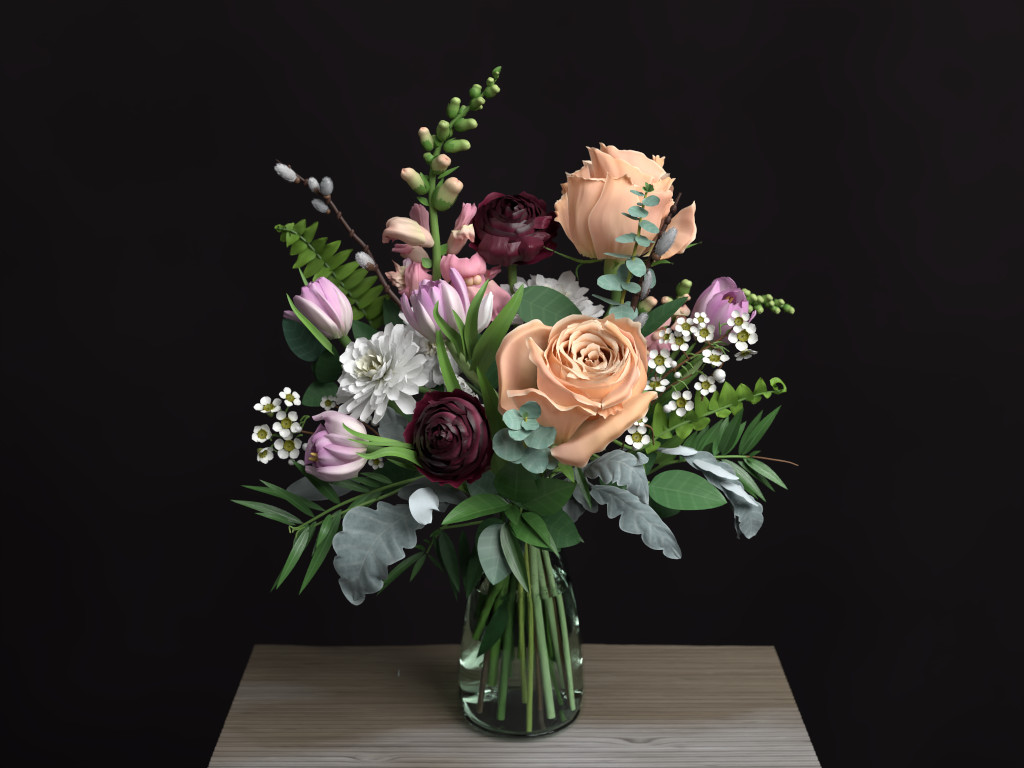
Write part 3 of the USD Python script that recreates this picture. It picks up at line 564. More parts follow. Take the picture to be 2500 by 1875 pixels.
def upper_rose():
    C = P('C4', 880, 1365, 0.0)
    A = V(.05, .99, .10)
    end = [-.012, -.016, .008]
    t = Thing('rose', 'tall closed peach rose at the upper right behind the willow twig', 'rose', end)
    fr = frame(C, A)
    hip = P('C4', 905, 1480, 0.0)
    stem(t, [hip, P('C5', 200, 500, -.5), P('C5', 90, 700, 0), [.008, 0, .22]] + vase_path((.0, .002), end), [.0032, .0027, .0024, .0023, .0024], 'stem_dark')
    t.part('hip', lathe([(.0, -.016), (.0035, -.0155), (.0058, -.011), (.0066, -.006), (.0062, -.001), (.007, .002)], frame(C, A), 12, 14), 'bud_green')
    L = [(40, .0600, .0045, .010), (160, .0610, .006, .012), (280, .0600, .006, .013), (80, .0600, .012, .018), (200, .0600, .013, .020), (325, .0560, .013, .021), (20, .0560, .0175, .026), (125, .0580, .019, .027)]
    for q, (a, h, rt, rb) in enumerate(L):
        c = [(.004, .001), (rb * .72, .010), (rb, .028), (rb * .55 + rt * .45, h * .78), (rt, h - .003), (rt + .0022, h), (rt + .0045, h - .0004)]
        t.part('petal', petal(fr, a, c, rb * 1.75, nv=24, nu=25, seed=200 + q, wbase=.4, k=.20, frill=.0045, skew=-.06 if a > 180 else .06), 'peach_petal')
    guards = [(60, [(.005, 0), (.020, .006), (.0300, .024), (.0305, .042), (.0300, .0505), (.0320, .053)], .044, dict(k=.3, frill=.005)), (130, [(.005, 0), (.020, .006), (.0300, .024), (.0305, .040), (.0305, .0485), (.0325, .0505)], .040, dict(k=.3, frill=.005))]
    hand = [  # from the back to the front
        [[(820, 900, .2), (950, 900, .5), (1080, 900, .6), (1200, 900, .4)], [(745, 300, -.2), (840, 300, .9), (1000, 380, 1.4), (1180, 440, 1.5), (1350, 510, .9)], [(728, 150, -.5), (790, 175, .4), (985, 245, .9), (1160, 290, .9), (1420, 450, .4)], [(722, 118, -.7), (800, 150, .1), (985, 218, .5), (1150, 262, .5), (1450, 425, .1)]],
        [[(1150, 700, 0), (1200, 700, .2), (1250, 700, 0)], [(1290, 380, -.3), (1330, 400, .1), (1360, 430, -.1)], [(1290, 310, -.5), (1345, 270, -.4), (1390, 300, -.6)]],
        [[(700, 1000, 1), (820, 1000, 1.5), (940, 1000, 1.6), (1080, 1000, 1.4)], [(650, 420, .9), (760, 450, 2.0), (920, 540, 2.4), (1100, 640, 2.3), (1260, 640, 1.6)], [(590, 200, .4), (690, 230, 1.4), (890, 310, 2.0), (1090, 410, 2.1), (1270, 520, 1.5)], [(565, 165, .2), (700, 205, 1.1), (890, 280, 1.8), (1095, 385, 1.9), (1290, 510, 1.3)]],
        [[(450, 1100, -.5), (560, 1100, 0), (700, 1100, .4)], [(370, 760, .2), (490, 700, 1.0), (640, 640, 1.4)], [(298, 628, .2), (430, 510, .9), (590, 370, 1.1)], [(296, 640, .0), (420, 490, .6), (585, 352, .8)]],
        [[(1180, 900, .9), (1240, 880, .8), (1300, 860, .6)], [(1280, 640, 1.4), (1370, 640, 1.2), (1430, 650, .8)], [(1290, 545, 1.3), (1410, 515, 1.0), (1490, 560, .6)], [(1300, 530, 1.1), (1440, 496, .7), (1525, 505, .3)]],
        [[(1250, 1050, .6), (1290, 1000, .6), (1330, 960, .4)], [(1400, 860, .9), (1440, 850, .8), (1470, 850, .5)], [(1430, 740, .8), (1490, 735, .6), (1520, 790, .3)]],
        [[(560, 1330, .8), (540, 1320, 1.1), (520, 1300, 1.4)], [(420, 960, .7), (370, 1050, 1.3), (375, 1130, 1.8)], [(350, 740, .7), (275, 830, 1.4), (280, 980, 2.0)], [(345, 685, .5), (240, 800, 1.2), (243, 960, 1.8)]],
        [[(1180, 1350, 1.4), (1240, 1300, 1.2), (1290, 1220, 1.0), (1340, 1150, .8), (1380, 1080, .6), (1400, 1000, .5)], [(1320, 1330, 2.2), (1400, 1250, 2.1), (1470, 1150, 1.9), (1520, 1050, 1.5), (1560, 950, 1.2), (1590, 850, .9)],
         [(1300, 1385, 2.7), (1500, 1325, 3.0), (1620, 1220, 3.0), (1710, 1110, 2.8), (1725, 950, 2.2), (1700, 780, 1.4)], [(1290, 1400, 2.4), (1530, 1345, 2.7), (1650, 1240, 2.7), (1745, 1130, 2.5), (1762, 950, 1.9), (1735, 735, 1.1)]],
        [[(900, 1370, 2.6), (1000, 1365, 2.4), (1100, 1340, 2), (1160, 1335, 1.6)], [(1000, 1150, 3.4), (1120, 1150, 3.2), (1250, 1120, 2.6), (1330, 1080, 1.8)], [(1020, 900, 3.5), (1150, 880, 3.3), (1290, 860, 2.6), (1385, 850, 1.7)], [(1090, 580, 3.2), (1250, 610, 3.1), (1400, 680, 2.5), (1465, 690, 1.9)], [(1092, 550, 3.0), (1260, 590, 2.7), (1410, 655, 2.1), (1485, 668, 1.6)]],
        [[(560, 1320, 1.5), (620, 1345, 2), (680, 1355, 2.4), (720, 1355, 2.5)], [(432, 1130, 2.0), (500, 1150, 2.7), (580, 1150, 3.1), (650, 1150, 3.2)], [(408, 880, 2.2), (470, 880, 3), (560, 900, 3.3), (680, 930, 3.3)], [(402, 640, 2.2), (500, 640, 3.0), (640, 670, 3.4), (800, 680, 3.2)], [(398, 480, 2.0), (500, 500, 2.9), (690, 500, 3.2), (870, 500, 2.9)], [(405, 462, 2.2), (495, 512, 3.3), (690, 512, 3.4), (870, 515, 3.0)]],
        [[(700, 1355, 2.7), (800, 1370, 2.9), (900, 1370, 2.9), (1000, 1360, 2.6)], [(640, 1150, 3.4), (780, 1160, 3.8), (950, 1150, 3.8), (1120, 1130, 3.2)], [(598, 930, 3.7), (760, 900, 4.0), (960, 880, 4.0), (1160, 860, 3.4)], [(730, 690, 3.8), (850, 680, 4.0), (1000, 680, 3.9), (1120, 690, 3.3)], [(805, 450, 3.2), (900, 480, 3.6), (1000, 510, 3.6), (1090, 560, 3.2)], [(800, 428, 3.1), (905, 478, 3.9), (1000, 506, 3.9), (1095, 550, 3.4)]],
    ]
    for q, rows in enumerate(hand):
        t.part('petal', patch('C4', rows, 34, 43, .0032, q * 5 + 2, rough=.0010), 'peach_petal')
    for q, (a, c, w, kw) in enumerate(guards):
        t.part('petal', petal(fr, a, c, w, nv=26, nu=25, seed=240 + q, wbase=.35, **kw), 'peach_petal')
    for c, w in (([(760, 1365), (560, 1400), (380, 1355), (120, 1235)], 60), ([(760, 1380), (520, 1420), (470, 1500), (490, 1590)], 34),
                 ([(1050, 1400), (1250, 1430), (1390, 1400), (1500, 1415)], 80), ([(1150, 1390), (1420, 1330), (1600, 1260), (1805, 1185)], 60), ([(870, 1390), (900, 1420), (850, 1480)], 50)):
        pts = [P('C4', x, y, 1.0 if i == 0 else 1.2) for i, (x, y) in enumerate(c)]
        sepal(t, pts, w * PX('C4', pts[0]), n=V(0, .8, .6), wav=.4)

def ranunculus(label, C0, A, R, neck, end, stemvia, back=(), tilt=0, seed=0, hand=(), mat='burgundy_petal'):
    t = Thing('ranunculus', label, 'flower', end)
    C = C0 - A * R * .55
    fr = frame(C, A)
    stem(t, [C] + stemvia + vase_path(neck, end), [.0030, .0024, .0020, .0017, .0017], 'stem_green')
    N = 27
    for i in range(N):
        q = i / (N - 1)
        rim_ = R * (.03 + .76 * q ** .92)
        Rm = R * (.22 + .72 * q ** .9)
        H = R * (1.06 - .06 * (1 - q) ** 2 - .50 * q ** 1.7)
        c = [(.0015, .0), (Rm * .7, R * .10), (Rm, R * .36), (Rm * .97 + rim_ * .03, H * .70), (Rm * .55 + rim_ * .45, H - R * .045), (rim_, H)]
        t.part('petal', petal(fr, i * 137.5 + rnd.uniform(-12, 12), c, Rm * rnd.uniform(1.0, 1.25), wbase=.5, k=.22, frill=R * .05, nv=16, nu=17, seed=seed + i, rip=R * .05, skew=rnd.uniform(-.1, .1)), mat)
    for i, (a, rr, zz, w) in enumerate(back):
        c = [(.002, 0), (R * .55, -R * .02), (R * rr * .85, R * (zz * .45)), (R * rr, R * zz), (R * (rr + .03), R * (zz + .05))]
        t.part('petal', petal(fr, a, c, R * w, wbase=.4, k=.2, frill=R * .08, nv=16, nu=15, seed=seed + 60 + i), 'burgundy_outer')
    for i, (cc, rows, m) in enumerate(hand):
        t.part('petal', patch(cc, rows, 22, 27, .0010, seed + i, rough=.0006, fine=.2), m)
    return t

def tulip(label, base, A, S, neck, end, via, opened=0., roll=0, pale=(), stamens=False, n=9, seed=0, extra=(), wide=1., smat='stem_dark', sr=.0017, hand=None, anthers=(), fill=.84):
    """S: length of the flower. extra: loose petals (azimuth, out, up)."""
    t = Thing('tulip', label, 'tulip', end)
    fr = frame(base, A)
    stem(t, [base + A * .001] + via + vase_path(neck, end), [.0030, .0030, .0026, sr, sr], smat)
    sh = lambda v: (np.sin(np.pi * np.clip(v * .93 + .055, 0, 1) ** .86)) ** .62
    if hand:
        for i, (rows, m) in enumerate(hand[1]):
            t.part('petal', patch(hand[0], rows, 26, 21, .0008, seed + i, rough=.0007, fine=.5), m)
        for i in range(6):
            k = wide * (.80 if i % 2 else .70)
            c = [(.05 * k, .02), (.26 * k, .07), (.41 * k, .27), (.43 * k, .48), (.36 * k, .70), (.26 * k, fill)]
            t.part('petal', petal(fr, roll + 60 * i, [(r * S, z * S) for r, z in c], S * .30 * wide, shape=sh, nv=14, nu=11, seed=seed + 20 + i, tuck=-S * .05, frill=S * .02, rip=S * .02), 'lilac_petal')
        for p0, p1, r0 in anthers:
            q0, q1 = P(hand[0], *p0), P(hand[0], *p1)
            t.part('stamen', ellipsoid((q0 + q1) / 2, q1 - q0, np.linalg.norm(q1 - q0) / 2, r0 * PX(hand[0], q0), 10, 8, .0004), 'stamen')
        return t
    for i in range(n):
        lay = 0 if i >= n - 3 else (1 if i >= n - 6 else 2)
        a = roll + 120 * i + (60 if lay == 1 else 0) + (25 if lay == 2 else 0) + rnd.uniform(-8, 8)
        k = wide * (1 - .15 * lay + rnd.uniform(-.03, .05)) * (1 + .10 * opened)
        h = 1 - .05 * lay - rnd.uniform(0, .10)
        o = opened * (1 - .2 * lay)
        c = [(.05 * k, .0), (.26 * k, .05), (.41 * k + .03 * o, .27), (.44 * k + .08 * o, .50 * h), (.38 * k + .17 * o, .78 * h), (.22 * k + .30 * o, 1.0 * h)]
        c = [(r * S, z * S) for r, z in c]
        t.part('petal', petal(fr, a, c, S * .33 * wide * rnd.uniform(.88, 1.0), shape=sh, nv=18, nu=13, seed=seed + i, tuck=-S * .09, frill=S * .015, rip=S * .03), 'lilac_pale' if i in pale else 'lilac_petal')
    for i, (a, ro, zo, w) in enumerate(extra):
        c = [(.05, 0), (.28, .04), (.28 + (ro - .28) * .55, zo * .45), (ro * .97, zo * .85), (ro, zo)]
        t.part('petal', petal(fr, a, [(r * S, z * S) for r, z in c], S * w, shape=sh, nv=18, nu=11, seed=seed + 40 + i, tuck=-S * .06), 'lilac_pale' if i in pale else 'lilac_petal')
    if stamens:
        for i in range(6):
            a = math.radians(60 * i + 20)
            b = fr(np.array([.07 * math.cos(a), .07 * math.sin(a), .22]) * S); e = fr(np.array([.15 * math.cos(a), .15 * math.sin(a), .80]) * S)
            m = (b + e) / 2 + (e - b) * .22
            t.part('stamen', join(tube([b, m], [.0004, .0004], 4, 5), ellipsoid(m, e - b, S * .16, S * .028, 8, 7)), 'stamen')
        t.part('pistil', tube([fr([0, 0, .1 * S]), fr([0, 0, .6 * S])], [S * .05, S * .05, S * .07], 6, 8), 'bud_green')
    return t

def chrysanthemum(label, C, A, R, neck, end, via, seed=0, droop=0.):
    t = Thing('chrysanthemum', label, 'chrysanthemum', end)
    fr = frame(C, A); r_ = random.Random(seed)
    stem(t, [C - A * R * .25] + via + vase_path(neck, end), [.0022, .002, .0016, .0014, .0014], 'stem_dark')
    t.part('calyx', lathe([(0, -.28), (.07, -.27), (.16, -.18), (.24, -.08), (.26, -.02)], lambda g: fr(g * R), 8, 12), 'calyx_green')
    for row, (m, L, el, z0) in enumerate([(18, 1.02, -3, -.06), (17, .98, 9, -.03), (16, .90, 21, -.01), (15, .80, 32, .02), (14, .66, 46, .05), (14, .50, 60, .07), (13, .36, 72, .08)]):
        for i in range(m):
            a = 2 * math.pi * (i + .5 * (row % 2) + r_.uniform(-.22, .22)) / m
            e = math.radians(el + r_.uniform(-16, 16)); l = L * r_.uniform(.80, 1.14)
            d = np.array([math.cos(a), math.sin(a), 0]); zc = np.array([0, 0, 1.0])
            p0 = d * (.20 - .019 * row) + zc * z0
            dr = d * math.cos(e) + zc * math.sin(e); nn = -d * math.sin(e) + zc * math.cos(e)
            bend = r_.uniform(-.08, .16) - droop
            p = [p0, p0 + dr * l * .4 - nn * .05 * l, p0 + dr * l * .75 + nn * 0 * l, p0 + dr * l * .93 + nn * bend * l]
            pts = [fr(x * R) for x in p]
            t.part('petal', leaf(pts, R * (.31 if row < 3 else .26 if row < 5 else .16) * r_.uniform(.85, 1.15), fr(nn) - fr([0, 0, 0]), strap, 11, 7, cup=.38, twist=r_.uniform(-.35, .35), wav=.12, seed=seed + row * 20 + i), 'white_petal' if row < 5 else 'white_inner')
    parts = []
    for i in range(60):
        q = (i + .5) / 60; a = i * 2.39996; rr = .22 * math.sqrt(q)
        p = np.array([rr * math.cos(a), rr * math.sin(a), .13 + .10 * (1 - q) ])
        parts.append(ellipsoid(fr(p * R), fr([rr * math.cos(a) * 1.5, rr * math.sin(a) * 1.5, 1]) - fr([0, 0, 0]), R * .055, R * .026, 5, 6))
    t.part('disc', join(*parts), 'mum_disc')
    return t

# ------------------------------------------------------------------ foliage builders
def willow(label, c, pts, r, catkins, neck, end, rows, tail):
    S0 = [P(c if len(p) == 3 else p[3], p[0], p[1], p[2]) for p in pts]
    t = Thing('willow_twig', label, 'twig', end)
    path = S0 + tail + vase_path(neck, end)
    t.part('twig', tube(path, r, 90, 8), 'bark')
    for p in S0[1:-1]:
        t.part('node', ellipsoid(p + np.array([0, -.0008, 0]), V(.3, .9, .2), .0026, r[4] * 1.02, 6, 8), 'bark')
    for k, (cc, b, e, w, d, white, scale) in enumerate(catkins):
        B, E = P(cc, *b, d), P(cc, *e, d + .3)
        ax = E - B; L = np.linalg.norm(ax); ax /= L
        rw = w / 2 * PX(cc, B) * .76
        mid = (B + E) / 2
        k_ = t.part('catkin', ellipsoid(mid, ax, L * .5, rw, 12, 14), 'catkin_white_core' if white else 'catkin_core')
        n = 520
        u = rng.uniform(-1, 1, n) * .98; a = rng.uniform(0, 2 * np.pi, n)
        fr = frame(mid, ax)
        rr = np.sqrt(1 - u * u)
        root = fr(np.stack([rr * np.cos(a) * rw, rr * np.sin(a) * rw, u * L * .5], 1))
        nor = nrm(fr(np.stack([rr * np.cos(a) / rw, rr * np.sin(a) / rw, u / (L * .5)], 1)) - mid)
        dirn = nrm(nor * .75 + ax * .75 + rng.normal(0, .25, (n, 3)))
        hl = rng.uniform(.0007, .0016, (n, 1))
        pts_ = np.stack([root, root + dirn * hl * .5, root + nrm(dirn + ax * .4) * hl], 1)
        t.curves('fur', pts_, .00016, 'catkin_fur_white' if white else 'catkin_fur', k_)
        if scale:
            fr2 = frame(B, ax)
            for sgn in ((0, 180) if scale > 1 else (-90,)):
                t.part('bud_scale', petal(fr2, sgn, [(.0005, -.001), (rw * .9, L * .1), (rw * 1.12, L * .32), (rw * .85, L * .58)], rw * 1.1, k=.5, nv=8, nu=7), 'bud_scale', k_)
        else:
            t.part('bud_scale', ellipsoid(B - ax * .0005, ax, L * .14, rw * .8, 6, 8), 'bud_scale', k_)
    return t

def fern(label, c, pts, d, neck, end, tail, rows, mat, curl_tip=None):
    S0 = [P(c, *p, d if not isinstance(d, (list, tuple)) else d[i]) for i, p in enumerate(pts)]
    t = Thing('fern_frond', label, 'fern', end)
    t.part('rachis', tube(S0 + tail + vase_path(neck, end), [.0006, .0009, .0012, .0012, .0012, .0012], 70, 6), 'stem_dark' if mat == 'fern_leaf' else 'stem_green')
    for q, (b, e, w) in enumerate(rows):
        i = min(range(len(S0)), key=lambda j: (pts[j][0] - b[0]) ** 2 + (pts[j][1] - b[1]) ** 2)
        dd = d if not isinstance(d, (list, tuple)) else d[i]
        B = P(c, *b, dd); E = P(c, *e, dd + rnd.uniform(-.5, .7)); M = (B + E) / 2 + V(.2, -.2, .6) * np.linalg.norm(E - B) * rnd.uniform(.02, .10)
        sh = lambda v: np.clip(np.minimum(1.0, .75 + v * 2.2), 0, 1) * np.clip(1 - np.clip(v, 0, 1) ** 2.2, 0, 1) ** .75 * (1 - .12 * v)
        t.part('pinna', leaf([B, M, E], 1.2 * w * PX(c, B), V(rnd.uniform(-.2, .2), .3 + rnd.uniform(-.2, .2), 1), sh, 12, 7, fold=.12, wav=.35, seed=q, wf=1.5, twist=rnd.uniform(-.35, .35)), mat)
    if curl_tip:
        cx, cy, rr, a0, a1 = curl_tip
        dd = d if not isinstance(d, (list, tuple)) else d[0]
        pp = [P(c, cx + rr * (1 - .55 * s) * math.cos(a0 + (a1 - a0) * s), cy - rr * (1 - .55 * s) * math.sin(a0 + (a1 - a0) * s), dd) for s in np.linspace(0, 1, 9)]
        t.part('curled_tip', leaf(pp, rr * 1.1 * PX(c, pp[0]), V(.3, .8, .4), lambda v: .55 + .45 * np.sin(np.pi * v * .9), 26, 7, cup=.5, wav=.5, seed=4), mat)
    return t

def spray(label, name, cat, c, axis_pts, d, rows, neck, end, tail, mat='narrow_leaf', shape=lance, fold=.25, r=(.0007, .0012, .0014), stem_mat='stem_green', part='leaf', wav=.1, group=None, nv=14):
    """Leaves on both sides of a thin stem. rows: (foot, tip, width, depth of tip[, sag])."""
    S0 = [P(c, *p[:2], p[2] if len(p) > 2 else d) for p in axis_pts]
    t = Thing(name, label, cat, end, group)
    t.part('stem', tube(S0 + tail + vase_path(neck, end), r, 60, 7), stem_mat)
    for q, row in enumerate(rows):
        b, e, w, dt = row[:4]
        sag = row[4] if len(row) > 4 else .08
        cc = row[5] if len(row) > 5 else c
        mm = row[6] if len(row) > 6 else mat
        nn = row[7] if len(row) > 7 else V(rnd.uniform(-.25, .25), .45 + rnd.uniform(-.2, .2), 1)
        fo = row[8] if len(row) > 8 else fold
        db = b[2] if len(b) > 2 else d
        B, E = P(cc, b[0], b[1], db), P(cc, e[0], e[1], dt)
        L = np.linalg.norm(E - B)
        M = B * .5 + E * .5 + (UP * .5 + TO * .5) * L * sag
        t.part(part, leaf([B, M, E], w * PX(cc, B), nn, shape, nv, 7, fold=fo, wav=wav, seed=q), mm)
    return t
# ------------------------------------------------------------------ the bouquet
front_rose()
upper_rose()

ranunculus('burgundy ranunculus with concentric petals low in front, left of the open rose', P('F', 966, 945, 10.2), V(-.40, .06, .91), .0252, (.008, .004), [-.020, .002, .030], [np.array([-.03, -.05, .21])],
           back=[(-40, 1.12, .42, .55), (-15, 1.02, .55, .6), (80, 1.02, .5, .6), (130, 1.05, .5, .6), (185, 1.03, .5, .6), (235, 1.02, .5, .6), (285, 1.04, .45, .6), (35, 1.04, .5, .6)], seed=300,
           hand=[('E1', [[(1300, 1130, 9.2), (1320, 1200, 9.6), (1330, 1290, 9.2)], [(1430, 1080, 10.3), (1420, 1200, 10.8), (1410, 1350, 10.2)], [(1478, 1025, 10.2), (1520, 1160, 10.4), (1562, 1285, 9.9)]], 'burgundy_pale'), ('E1', [[(860, 420, 8.6), (800, 460, 8.8)], [(760, 340, 8.4), (740, 400, 8.6)], [(800, 262, 8.2), (735, 360, 8.4)]], 'burgundy_pale')])
ranunculus('burgundy ranunculus with ruffled lower petals beside the tall snapdragon', P('C3', 1530, 500, 0.5), V(.04, .66, .75), .0245, (-.008, .008), [.012, .014, .035], [P('C3', 1540, 1250, 0), P('F', 1120, 760, 0), np.array([-.012, .0, .21])],
           back=[(-90, 1.15, .10, .62), (-45, 1.22, .12, .6), (-130, 1.12, .15, .6), (0, 1.12, .55, .5), (180, 1.02, .4, .6), (60, 1.0, .5, .6), (120, 1.0, .5, .6), (-70, .98, .45, .5), (-20, 1.06, .30, .5), (-112, 1.0, .5, .5)], seed=400, mat='burgundy_deep',
           hand=[('C3', [[(1550, 700, 2), (1700, 680, 2.4), (1850, 720, 1.8)], [(1600, 830, 3), (1720, 800, 3.4), (1860, 780, 2.4)], [(1650, 950, 2.6), (1720, 940, 2.9), (1830, 860, 2.2)]], 'burgundy_outer'), ('C3', [[(1750, 600, 1.6), (1780, 480, 1.2)], [(1860, 600, 1.8), (1880, 470, 1.4)], [(1910, 600, 1.4), (1955, 470, 1.2)]], 'burgundy_outer'),
                 ('C3', [[(1250, 650, 2), (1350, 680, 2.6), (1500, 700, 2.8)], [(1160, 800, 2.2), (1300, 850, 3.0), (1450, 880, 3.0)], [(1160, 880, 1.8), (1290, 980, 2.4), (1430, 990, 2.4)]], 'burgundy_outer'), ('C3', [[(1400, 760, 2.6), (1500, 760, 2.9), (1620, 740, 2.7)], [(1400, 900, 2.8), (1520, 880, 3.2), (1640, 860, 2.8)], [(1400, 1000, 2.2), (1530, 985, 2.6), (1650, 940, 2.4)]], 'burgundy_outer'),
                 ('C3', [[(1750, 700, 1.8), (1780, 640, 1.6)], [(1860, 720, 1.8), (1880, 640, 1.5)], [(1880, 745, 1.6), (1940, 680, 1.4)]], 'burgundy_outer')])

# tulips
t = tulip('half closed lilac tulip at the left in front of the fern', P('C6', 800, 875, 3.0), V(-.46, .86, .20), .0425, (-.010, .004), [-.018, .012, .06],
          [P('C6', 925, 1040, 2.5), P('F', 870, 900, 2)], roll=-75, n=9, seed=500, wide=.92, hand=('C6', [
    ([[(560, 860, 2.4), (600, 840, 2.6), (620, 800, 2.4)], [(300, 740, 2.0), (340, 690, 2.5), (380, 650, 2.2)], [(185, 660, 1.6), (195, 615, 1.8), (240, 605, 1.7)]], 'lilac_petal'),
    ([[(700, 700, 1.8), (730, 700, 2.0), (760, 700, 1.8)], [(600, 470, 2.2), (650, 450, 2.6), (720, 480, 2.2)], [(565, 375, 2.2), (620, 356, 2.3), (690, 400, 2.0)]], 'lilac_pale'),
    ([[(600, 700, 2.2), (650, 700, 2.4), (700, 700, 2.2)], [(420, 520, 2.4), (500, 480, 2.6), (560, 480, 2.2)], [(365, 440, 2.2), (410, 402, 2.3), (470, 430, 2.1)]], 'lilac_petal'),
    ([[(790, 880, 3.1), (830, 885, 3.1), (850, 865, 2.8)], [(790, 740, 3.8), (850, 750, 3.8), (893, 770, 2.9)], [(760, 580, 3.7), (835, 560, 3.9), (912, 630, 2.9)], [(690, 440, 3.3), (760, 410, 3.6), (850, 460, 2.8)], [(595, 292, 3), (625, 268, 3.1), (680, 290, 2.8)]], 'lilac_pale'),
    ([[(770, 885, 3.4), (800, 885, 3.5), (830, 872, 3.3)], [(690, 690, 4.0), (755, 680, 4.5), (805, 720, 4.1)], [(560, 540, 3.8), (640, 510, 4.4), (715, 560, 4.0)], [(470, 420, 3.4), (535, 385, 3.8), (605, 400, 3.5)], [(435, 335, 3.1), (485, 312, 3.3), (555, 335, 3.1)]], 'lilac_petal'),
    ([[(690, 905, 3.0), (750, 905, 3.6), (800, 885, 3.4)], [(535, 812, 3.4), (640, 735, 4.7), (750, 755, 4.3)], [(395, 670, 3.3), (515, 590, 4.8), (645, 635, 4.4)], [(305, 545, 3.0), (400, 490, 4.1), (510, 520, 3.9)], [(283, 490, 2.9), (315, 448, 3.2), (360, 448, 3.3)]], 'lilac_pale')]))
for pts, w, sh in (([(740, 1080, 2.5), (640, 970, 3.8), (450, 760, 4.6), (300, 590, 4.8), (215, 415, 4.6)], 100, blade), ([(470, 420, 1.2), (420, 310, 1.2), (380, 220, 1), (345, 135, .8)], 45, blade)):
    p = [P('C6', *q) for q in pts]
    t.part('leaf', leaf(p, w * PX('C6', p[0]), V(.5, .3, .8), sh, 22, 7, fold=.5, twist=.4), 'tulip_leaf')

t = tulip('large lilac tulip opening at the middle above the white flower', P('C6', 1930, 905, 6.0), V(-.26, .90, .36), 0.0400, (.004, -.012), [.0175, -.018, .010],
          [P('F', 1010, 800, 5.5), np.array([-.012, -.03, .22])], roll=-80, n=9, seed=530, wide=.92, hand=('C3', [
    ([[(700, 1500, 4.5), (760, 1500, 4.6), (820, 1500, 4.4)], [(540, 1280, 4.6), (640, 1270, 4.9), (740, 1280, 4.6)], [(535, 1180, 4.4), (600, 1148, 4.5), (720, 1170, 4.5)]], 'lilac_petal'),
    ([[(600, 1500, 5), (640, 1500, 5.2), (680, 1500, 5)], [(470, 1330, 5), (510, 1325, 5.3), (560, 1330, 5.2)], [(462, 1280, 4.9), (500, 1255, 5.0), (555, 1265, 5)]], 'lilac_petal'),
    ([[(1000, 1800, 5), (1050, 1800, 5.4), (1100, 1790, 5)], [(1090, 1620, 5.2), (1220, 1620, 5.8), (1290, 1600, 5.2)], [(1150, 1430, 5), (1270, 1420, 5.6), (1332, 1430, 5)], [(1255, 1308, 4.8), (1300, 1275, 4.9), (1337, 1310, 4.8)]], 'white_petal'),
    ([[(930, 1760, 5.4), (970, 1740, 5.6), (1010, 1700, 5.2)], [(980, 1480, 5.6), (1040, 1470, 6.1), (1097, 1490, 5.2)], [(930, 1260, 5.4), (990, 1220, 5.9), (1055, 1260, 5.0)], [(865, 1110, 5), (920, 1075, 5.4), (980, 1110, 4.8)], [(862, 1055, 4.8), (882, 1018, 4.9), (915, 1035, 4.8)]], 'lilac_petal'),
    ([[(620, 1780, 5.2), (680, 1790, 5.6), (740, 1790, 5.8)], [(450, 1640, 5.0), (500, 1600, 6.0), (560, 1620, 6.1)], [(363, 1480, 4.8), (410, 1445, 5.7), (457, 1460, 5.8)], [(350, 1345, 4.7), (375, 1283, 4.9), (407, 1330, 5.1)]], 'lilac_petal'),
    ([[(760, 1760, 6), (800, 1760, 6.3), (830, 1740, 6)], [(640, 1430, 5.8), (710, 1410, 6.5), (800, 1440, 6.0)], [(605, 1300, 5.4), (655, 1225, 5.6), (740, 1215, 5.4)]], 'lilac_petal'),
    ([[(850, 1785, 6.4), (890, 1790, 6.6), (930, 1775, 6.4)], [(790, 1620, 6.7), (930, 1610, 7.6), (1035, 1660, 6.3)], [(735, 1420, 6.5), (880, 1380, 7.6), (1005, 1410, 6.5)], [(737, 1250, 6.2), (820, 1205, 6.9), (935, 1260, 6.1)], [(742, 1175, 5.8), (770, 1143, 5.9), (815, 1165, 5.8)]], 'lilac_pale'),
    ([[(680, 1812, 6), (760, 1815, 6.7), (880, 1795, 6.5)], [(518, 1640, 5.9), (620, 1600, 7.4), (800, 1650, 7.0)], [(460, 1450, 5.7), (560, 1420, 7.1), (715, 1500, 6.8)], [(450, 1350, 5.6), (510, 1305, 6.3), (580, 1350, 6.3)], [(457, 1318, 5.5), (490, 1283, 5.7), (530, 1310, 5.8)]], 'lilac_pale')]), smat='stem_pale', sr=.0026)
for cc, pts, w, tw in (('C3', [(1010, 2030, 5), (930, 1800, 7), (800, 1650, 8.2), (715, 1500, 8.6), (745, 1360, 8.4)], 150, .3), ('C3', [(1060, 2000, 6), (1020, 1780, 7.4), (960, 1610, 8.2), (890, 1460, 8.4)], 150, -.2),
                       ('C3', [(1100, 1980, 6), (1085, 1680, 7.6), (1130, 1450, 8.3), (1210, 1280, 8.2), (1285, 1135, 7.6)], 165, .5), ('C3', [(1130, 2150, 5), (1260, 1850, 7), (1420, 1600, 7.6), (1560, 1380, 7.4), (1650, 1185, 7)], 270, -.1)):
    p = [P(cc, *q) for q in pts]
    t.part('leaf', leaf(p, w * PX(cc, p[0]), V(.25, .2, 1), blade, 26, 9, fold=.55, twist=tw), 'tulip_leaf')
for pts, w in (([(1080, 1060, 5), (1040, 960, 6.4), (990, 860, 7.2), (955, 760, 7.4), (945, 690, 7.0)], 46), ([(1100, 1040, 5), (1085, 950, 6), (1060, 860, 7), (1030, 790, 7.2)], 60)):
    p = [P('F', *q) for q in pts]
    t.part('leaf', leaf(p, w * PX('F', p[0]), V(-.3, .2, 1), blade, 26, 9, fold=.5, twist=-.2), 'tulip_leaf')

